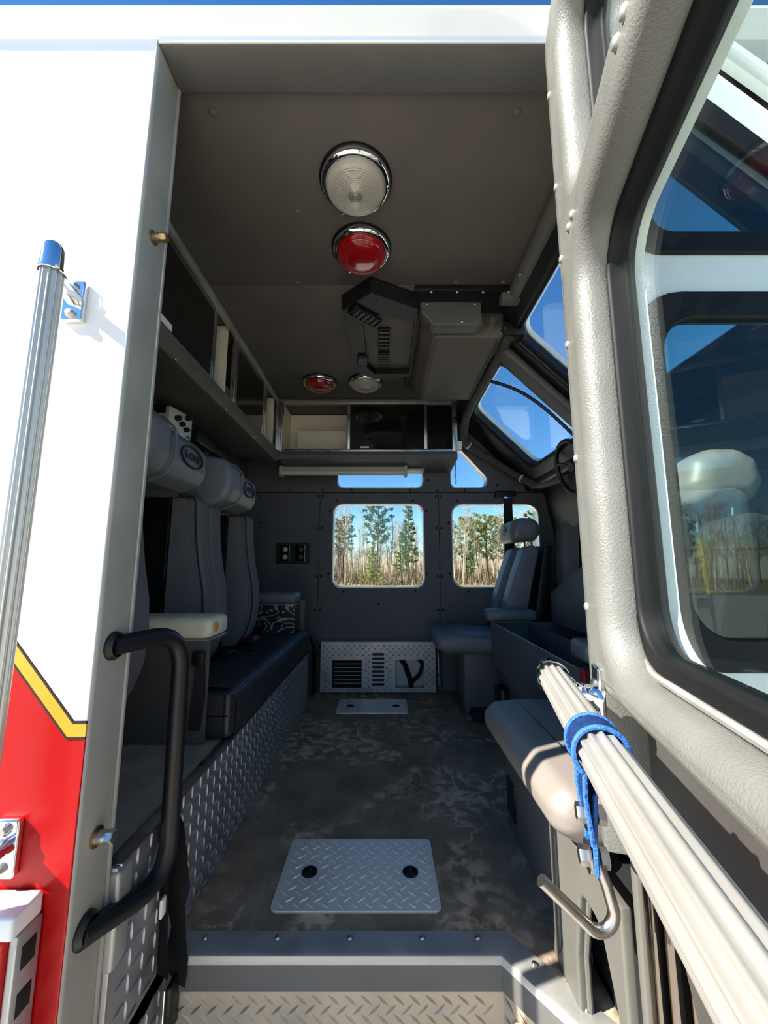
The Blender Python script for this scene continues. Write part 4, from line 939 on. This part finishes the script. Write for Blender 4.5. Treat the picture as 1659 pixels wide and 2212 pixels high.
# ================================================================== RIGHT SIDE: REAR FACING SEATS AND CONSOLE
def jump_seat(yc, label, detail, zo=0, xo=0, hw=.225):
    t = thing('jump_seat', label, 'seat', (.62, yc, 0), 'rear facing seats beside the console')
    prof = rpoly([(.30, .40), (.36, .365), (.78, .365), (.78, .47), (.45, .485), (.33, .478), (.295, .445)], [.03, .04, .01, .02, .08, .04, .03], 5)
    c = loft(MB(), [(p[0] + xo, p[1] + zo) for p in prof], yc - hw, yc + hw, .05)
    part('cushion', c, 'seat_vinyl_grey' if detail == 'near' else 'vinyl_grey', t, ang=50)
    part('cushion_seam', MB().tube([(.40 + xo, yc + hw * v, .484 + zo - .004 * abs(v)) for v in (-.8, -.4, 0, .4, .8)], .0022, 6), 'vinyl_black', t)
    ax_ = Vector((.30, 0, 1)).normalized()
    for a in (-1, 1):
        y0, y1 = (yc - .185, yc - .055) if a < 0 else (yc + .055, yc + .185)
        pr = rpoly([(.745, .475), (.70, .50), (.735, .66), (.80, .85), (.855, .985), (.90, 1.0), (.95, .985), (.85, .60), (.83, .475)], [.01, .03, .08, .1, .03, .03, .03, .05, .01], 4)
        part('bolster', loft(MB(), pr, y0, y1, .025), 'fabric_black' if detail == 'near' else 'vinyl_grey', t, ang=50)
    part('back_shell', prism_y(MB(), [(.84, .40), (.90, .62), (.97, 1.0), (1.02, 1.0), (.98, .62), (.94, .40)], yc - .19, yc + .19, .01), 'plastic_black', t)
    hp = rpoly([(.80, 1.02), (.955, 1.035), (.985, 1.08), (.975, 1.15), (.93, 1.178), (.86, 1.178), (.81, 1.15), (.79, 1.08)], [.03, .03, .03, .03, .03, .04, .04, .04], 5)
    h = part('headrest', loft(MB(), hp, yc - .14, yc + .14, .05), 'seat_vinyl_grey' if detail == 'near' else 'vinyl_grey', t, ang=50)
    em = frame((.797, yc, 1.10), (0, -1, 0), Vector((.12, 0, 1)))
    part('emblem', MB().plate([(-.026, -.03), (.026, -.03), (.026, .022), (-.004, .022), (-.004, .04), (-.016, .04), (-.016, .022), (-.026, .022)], [rrect(-.014, .014, -.018, .008, .003, 2)], em, .0, .004), 'logo_red', h)
    for y in (yc - .06, yc + .06): part('headrest_post', MB().tube([(.94, y, .97), (.945, y, 1.05)], .007, 10), 'chrome', t)
    part('pedestal', MB().box(.47, .80, yc - .13, yc + .13, .02, .37 + zo, .02, 3), 'cab_grey', t)
    part('foot_plate', MB().box(.46, .84, yc - .19, yc + .19, .001, .022, .004), 'cab_grey', t)
    return t
jump_seat(2.52, 'grey rear facing seat with headrest in front of the far front window', 'far')
jump_seat(1.09, 'grey rear facing seat beside the open door, partly in the sun', 'near', -.045, .03, .285)
sb = struct('trim_9', MB().box(.425, .445, 1.0, 1.45, .0, .36, .004), 'wall_vinyl', 'dark kick panel under the right seat', 'kick panel')
part('vent_strip', MB().box(.42, .426, 1.36, 1.44, .05, .16, .002), 'plastic_black', sb)

co = thing('center_console', 'open dark sheet metal console between the two rear facing seats', 'console', (.9, 1.8, 0))
part('side_panel', MB().plate([(1.30, .30), (1.30, .545), (2.285, .555), (2.285, .33), (1.85, .30)], [], YZ(.62), -.004, .0), 'wall_vinyl', co)
part('kick_panel', MB().box(.655, .66, 1.30, 2.285, .0, .34), 'wall_vinyl', co)
part('tray', MB().box(.62, 1.20, 1.30, 2.285, .30, .305), 'wall_vinyl', co)
part('end_panel', MB().box(.62, 1.10, 2.281, 2.285, .30, .555), 'wall_vinyl', co); part('end_panel', MB().box(.62, 1.10, 1.30, 1.304, .30, .545), 'wall_vinyl', co)
part('divider', MB().box(.83, .834, 1.304, 2.281, .30, .545), 'wall_vinyl', co)
part('edge', MB().tube([(.62, 1.30, .545), (.62, 2.285, .555)], .003, 6), 'dull_aluminium', co)
copies('screw', SCREW_STEEL, [at(YZ(.62), y, .535) for y in (2.10, 2.24)], co)
part('instrument_box', MB().prism(rpoly([(1.45, .555), (2.24, .555), (2.24, .72), (1.85, .88), (1.45, .88)], [0, .004, .01, .02, 0], 3), frame((.95, 0, 0), (0, 1, 0), (0, 0, 1)), .30, .004), 'wall_vinyl', co)
part('dash_shelf', MB().box(1.10, 1.42, .95, 2.75, .38, .46, .02), 'plastic_black', co)
ca = thing('console_armrest', 'grey padded armrest on the console beside the far seat', 'armrest', (.73, 2.29, .56))
part('pad', MB().box(.585, .87, 2.235, 2.335, .562, .628, .022, 4), 'vinyl_grey', ca); part('bracket', MB().box(.62, .85, 2.27, 2.30, .553, .565), 'dull_aluminium', ca)
ca = thing('console_armrest', 'grey padded armrest on the console beside the near seat, half hidden by the door', 'armrest', (.80, 1.36, .5))
part('pad', MB().box(.66, .98, 1.31, 1.43, .548, .62, .022, 4), 'vinyl_grey', ca); part('bracket', MB().box(.70, .95, 1.33, 1.41, .53, .55), 'plastic_black', ca)
bc = thing('belt_buckle', 'black belt buckle with red button beside the near seat', 'buckle', (.65, 1.24, .49))
part('stalk', MB().tube([(.64, 1.265, .40), (.645, 1.262, .50)], .012, 8, flat=.5), 'webbing_black', bc); part('body', MB().box(.625, .665, 1.245, 1.28, .49, .555, .006), 'plastic_black', bc); part('button', MB().box(.618, .626, 1.25, 1.275, .51, .55, .003), 'red_plastic', bc)
# shoulder belt of the far seat hanging in front of the window
sbelt = thing('shoulder_belt', 'black shoulder belt hanging from the far wall above the seat', 'seat belt', (.9, 2.85, 1.0))
part('anchor', MB().box(.84, .99, 2.83, 2.885, 1.385, 1.435, .01, 3), 'plastic_black', sbelt)
part('guide', MB().box(.885, .945, 2.80, 2.835, 1.31, 1.385, .006), 'chrome', sbelt)
part('webbing', belt('', '', [(.915, 2.80, 1.37), (.905, 2.79, 1.2), (.895, 2.77, 1.0), (.89, 2.75, .75), (.88, 2.74, .5)], .055), 'webbing_black', sbelt) if False else part('webbing', MB().prism([(.885, 1.37), (.945, 1.37), (.955, .42), (.855, .42)], frame((0, 2.80, 0), (1, 0, 0), (0, 0, 1)), .004), 'webbing_black', sbelt)
# pedal box and belt reels on the kick panel
fp = thing('pedal_box', 'black pedal box on the floor in front of the far seat', 'pedal', (.55, 2.36, 0))
part('housing', MB().box(.50, .62, 2.30, 2.40, .002, .055, .012, 3), 'plastic_black', fp); part('pedal', MB().box(.49, .56, 2.29, 2.33, .04, .062, .006), 'rubber_black', fp)
rl = thing('belt_reel', 'black seat belt reel on the console kick panel', 'belt reel', (.63, 2.0, .05))
part('case', MB().box(.62, .654, 1.92, 2.02, .06, .20, .008, 3), 'plastic_black', rl); part('cover', MB().box(.61, .622, 1.935, 2.0, .09, .19, .005), 'plastic_grey', rl)
rl = thing('belt_reel', 'taller black belt box on the console kick panel beside the far seat', 'belt reel', (.63, 2.15, .05))
part('case', MB().box(.60, .654, 2.10, 2.22, .06, .24, .02, 3), 'plastic_black', rl); part('strap', MB().box(.595, .602, 2.13, 2.17, .07, .23), 'webbing_black', rl)
# steering wheel at the far front
sw = thing('steering_wheel', 'dark steering wheel partly hidden behind the door edge', 'steering wheel', (1.08, 2.05, 1.3))
SM = frame((1.045, 2.09, 1.42), (0, 1, 0), Vector((-.25, 0, 1)))
part('rim', MB().tube([SM @ Vector((.15 * math.cos(a), .15 * math.sin(a), 0)) for a in [2 * PI * k / 32 for k in range(32)]], .013, 10, closed=True), 'plastic_black', sw)
for a in (0.4, 2.6, 4.7): part('spoke', MB().tube([SM @ Vector((0, 0, .02)), SM @ Vector((.15 * math.cos(a), .15 * math.sin(a), 0))], .010, 8), 'plastic_grey', sw)
part('hub', MB().lathe([(.0, .04), (.03, .036), (.035, .02), (.03, .0), (0, 0)], SM, 16), 'plastic_black', sw)
pc = thing('corner_curtain', 'folded dark curtain hanging at the far front corner', 'curtain', (1.3, 2.7, .5))
def cur(u, v):
    y = 2.50 + .34 * u; return Vector((1.285 - .05 * (1 - v) + .007 * math.sin(u * 9), y, .45 + .92 * v))
cc = MB().grid(cur, 40, 4); bmesh.ops.solidify(cc.bm, geom=cc.bm.faces[:], thickness=.004)
part('cloth', cc, 'wall_vinyl', pc, ang=60)

# ================================================================== OUTDOORS: TREE LINE, BUILDING, MARKER POLE
rnd = random.Random(11)
def limb(mb, p, d, L, r0, r1, n, seg, wob, curve=.0):
    pts = [Vector(p)]; d = Vector(d).normalized(); rs = [r0]
    for k in range(n):
        d = (d + Vector((rnd.uniform(-wob, wob), rnd.uniform(-wob, wob), rnd.uniform(-wob * .5, wob * .5) + curve))).normalized()
        pts.append(pts[-1] + d * L / n); rs.append(r0 + (r1 - r0) * (k + 1) / n)
    mb.tube(pts, rs, seg, caps=False); return pts
def bare_tree(h, spread, dens):
    tr, tw = MB(), MB()
    tp = limb(tr, (0, 0, -.2), (0, 0, 1), h, .14, .02, 9, 6, .05)
    for i in range(dens):
        t = rnd.uniform(.28, .98); k = t * 9; j = min(8, int(k)); b = tp[j].lerp(tp[j + 1], k - j)
        a = rnd.uniform(0, 2 * PI); L = spread * (1.15 - t) * rnd.uniform(.6, 1.2) + .5
        bp = limb(tw, b, (math.cos(a) * .75, math.sin(a) * .75, .8), L, .035 * (1.2 - t), .008, 4, 4, .18, .05)
        for q in range(5):
            m_ = rnd.randint(1, 4); a2 = rnd.uniform(0, 2 * PI)
            sp = limb(tw, bp[m_], (math.cos(a2) * .6, math.sin(a2) * .6, .9), L * rnd.uniform(.3, .6), .012, .005, 2, 3, .25, .05)
            for w_ in range(3):
                a3 = rnd.uniform(0, 2 * PI); limb(tw, sp[rnd.randint(1, 2)], (math.cos(a3) * .6, math.sin(a3) * .6, .8), L * .22, .007, .003, 1, 3, .2)
    return tr, tw
def tuft(mb, c, r, n):
    for k in range(n):
        d = Vector((rnd.gauss(0, 1), rnd.gauss(0, 1), rnd.gauss(.35, .8))).normalized(); s = d.orthogonal().normalized(); s.rotate(Matrix.Rotation(rnd.uniform(0, 6.28), 3, d))
        o = Vector(c) + d * r * rnd.uniform(0, .35); e = Vector(c) + d * r * rnd.uniform(.7, 1.1); w_ = r * .16
        v = [mb.bm.verts.new(x) for x in (o - s * w_, o + s * w_, e + s * w_ * .3, e - s * w_ * .3)]; mb.bm.faces.new(v)
def pine_tree(h, r, base, cone):
    tr, cr = MB(), MB()
    tp = limb(tr, (0, 0, -.2), (0, 0, 1), h, .16, .03, 9, 7, .025)
    nb = int(26 + 20 * (1 - base))
    for i in range(nb):
        t = base + (1 - base) * (i + rnd.random()) / nb; k = min(8.99, t * 9); j = int(k); b = tp[j].lerp(tp[j + 1], k - j)
        f = (1 - t) / (1 - base); R = r * ((f ** .8) if cone else (.55 + .6 * math.sin(PI * min(1, f * .9 + .08)))) * rnd.uniform(.65, 1.1) + .25
        a = i * 2.4 + rnd.uniform(-.4, .4)
        bp = limb(tr, b, (math.cos(a), math.sin(a), .15 if cone else .35), R, .035, .012, 3, 4, .12)
        for q in range(int(3 + R * 3.2)):
            u = rnd.uniform(.3, 1.05); m_ = min(2, int(u * 3)); c = bp[m_].lerp(bp[m_ + 1], min(1, u * 3 - m_)) + Vector((rnd.gauss(0, .16), rnd.gauss(0, .16), rnd.gauss(.08, .12)))
            tuft(cr, c, rnd.uniform(.22, .42), 16)
    tuft(cr, tp[-1], .4, 16)
    return tr, cr
def tree_thing(name, label, trm, crm, loc, s, rot, group, crown_name):
    t = thing(name, label, 'tree', loc, group); t.rotation_euler = (0, 0, rot); t.scale = (s, s, s)
    for nm, me in (('trunk', trm), (crown_name, crm)):
        o = bpy.data.objects.new(nm, me); COL.objects.link(o); o.parent = t
    return t
BV = []
for i, (h, sp, dn) in enumerate(((11.5, 1.7, 54), (10.2, 1.5, 46), (12.6, 1.6, 60), (9.8, 1.6, 50), (11.0, 1.9, 56))):
    a, b = bare_tree(h, sp, dn); mt = 'bare_bark' if i % 2 == 0 else 'bare_bark_dark'
    BV.append((finish(a, 'bare_trunk', mt, 80), finish(b, 'bare_branches', mt, 80)))
PV = []
for (h, r, b, cone, mt) in ((11.2, 1.9, .45, False, 'pine_needles'), (11.0, 1.25, .25, True, 'pine_needles'), (6.0, 1.6, .10, True, 'pine_needles_light'), (9.6, 2.4, .35, False, 'pine_needles_light')):
    a, c = pine_tree(h, r, b, cone); PV.append((finish(a, 'pine_trunk', 'pine_bark', 80), finish(c, 'pine_crown', mt, 80)))
pines = [(-1.0, 55, 0, 1.08, 'tallest pine with a broad crown in the far door window'), (3.4, 54, 1, 1.03, 'narrow pointed pine at the right of the far door window'),
         (-6.0, 57, 0, .86, 'pine at the left edge of the far door window'), (2.3, 50, 1, .62, 'small dark fir low in the far door window'),
         (-1.4, 49, 2, .80, 'bright green young pine low in the middle of the far door window'), (14.8, 56, 3, 1.0, 'broad yellow green pine filling the far front window'),
         (12.4, 58, 3, .98, 'yellow green pine left of the broadest one in the far front window'), (17.6, 55, 3, .95, 'yellow green pine beside the shoulder belt in the far front window'),
         (10.9, 49, 1, .50, 'low dark evergreen at the left of the far front window'), (-9.5, 56, 1, .95, 'pointed pine left of the far door window, out past the wall'), (22.5, 57, 0, .9, 'pine behind the far seat back')]
for x, y, k, s, lab in pines: tree_thing('pine_tree', lab, PV[k][0], PV[k][1], (x, y, GZ), s, rnd.uniform(0, 6), 'pines of the tree line', 'crown')
for ix in range(16):
    for iy in range(6):
        x = -16 + ix * 2.8 + (iy % 2) * 1.4 + rnd.uniform(-.35, .35); y = 50.5 + iy * 3.1 + rnd.uniform(-.35, .35)
        if any((x - p[0]) ** 2 + (y - p[1]) ** 2 < 4.4 for p in pines): continue
        tree_thing('bare_tree', 'leafless grey brown tree in the wood beyond the far windows', *BV[rnd.randrange(5)], (x, y, GZ), rnd.uniform(.72, 1.0), rnd.uniform(0, 6), 'leafless trees beyond the far windows', 'branches')
br_ = MB()
for i in range(5200):
    x = rnd.uniform(-18, 30); y = rnd.uniform(48, 62); h = rnd.uniform(.4, 2.6) * (1 if y > 51 else .4); a = rnd.uniform(0, 3.1); w_ = rnd.uniform(.02, .07); dx = rnd.uniform(-.5, .5)
    v = [br_.bm.verts.new(p) for p in ((x - w_ * math.cos(a), y - w_ * math.sin(a), GZ), (x + w_ * math.cos(a), y + w_ * math.sin(a), GZ), (x + dx, y, GZ + h))]; br_.bm.faces.new(v)
solo('underbrush', br_, 'brush_tan', 'tan winter brush at the foot of the wood', 'brush', kind='stuff')
th = MB()
for i in range(7000):
    x = rnd.uniform(-24, 38); y = rnd.uniform(64, 80); h = rnd.uniform(2.0, 6.5); a = rnd.uniform(0, 3.1); w_ = rnd.uniform(.03, .09); dx = rnd.uniform(-.6, .6)
    v = [th.bm.verts.new(p) for p in ((x - w_ * math.cos(a), y - w_ * math.sin(a), GZ), (x + w_ * math.cos(a), y + w_ * math.sin(a), GZ), (x + dx, y, GZ + h))]; th.bm.faces.new(v)
solo('thicket', th, 'bare_bark', 'dense grey saplings deep in the wood beyond the far windows', 'thicket', kind='stuff')
# behind the photographer, mirrored in the quarter window: trees and a station building
for i in range(14):
    t = .64 + .027 * i; dv = 58 + 4.5 * (i % 3)
    tree_thing('bare_tree', 'leafless tree mirrored in the quarter window beyond the open door', *BV[rnd.randrange(5)], (t * dv, 1.4 - dv, GZ), rnd.uniform(.9, 1.3), rnd.uniform(0, 6), 'leafless trees mirrored in the quarter window', 'branches')
bu = thing('station_building', 'tan metal station building mirrored in the quarter window', 'building', (78, -78, GZ))
BM = frame((62, -88, GZ), (.68, .73, 0), (0, 0, 1)) @ Matrix.Translation((0, 0, 0))
if (BM.to_3x3() @ Vector((0, 0, 1))).dot(Vector((-1, 1, 0))) < 0: BM = frame((62 + 60 * .68, -88 + 60 * .73, GZ), (-.68, -.73, 0), (0, 0, 1))
part('wall', MB().box(0, 60, 0, 6.2, -14, 0, m=BM), 'building_tan', bu)
part('roof_trim', MB().box(-.2, 60.2, 6.1, 6.6, -14, .25, m=BM), 'building_white', bu)
for k in range(8):
    dr = part('bay_door', MB().box(3 + k * 7, 7.4 + k * 7, 0, 4.3, 0, .08, m=BM), 'building_white', bu)
    for q in range(4): part('door_panel', MB().box(3.2 + k * 7, 7.2 + k * 7, .15 + q * 1.04, 1.05 + q * 1.04, .08, .12, m=BM), 'building_white', dr)
mp = thing('marker_pole', 'grey pole with a yellow tapered flag mirrored in the quarter window', 'pole', (2.0, -1.0, GZ))
part('pole', MB().tube([(2.0, -1.0, GZ), (2.0, -1.0, .80)], .011, 10), 'dull_aluminium', mp)
part('flag', MB().tube([(2.0, -1.0, .70), (2.0, -1.0, .95), (2.0, -1.0, 1.0)], [.013, .034, .033], 12), 'flag_yellow', mp)
part('flag_cap', MB().tube([(2.0, -1.0, .96), (2.0, -1.0, 1.04)], .037, 12), 'yellow', mp)
part('bracket', MB().box(1.90, 1.995, -1.02, -.98, .62, .68, .005), 'aluminium', mp)
part('ring', MB().tube([(1.885 + .018 * math.cos(a), -1.0, .655 + .018 * math.sin(a)) for a in [2 * PI * k / 20 for k in range(20)]], .003, 6, closed=True), 'chrome', mp)
part('pull_tag', MB().tube([(1.88, -1.0, .63), (1.868, -1.0, .56)], .008, 8), 'flag_yellow', mp)
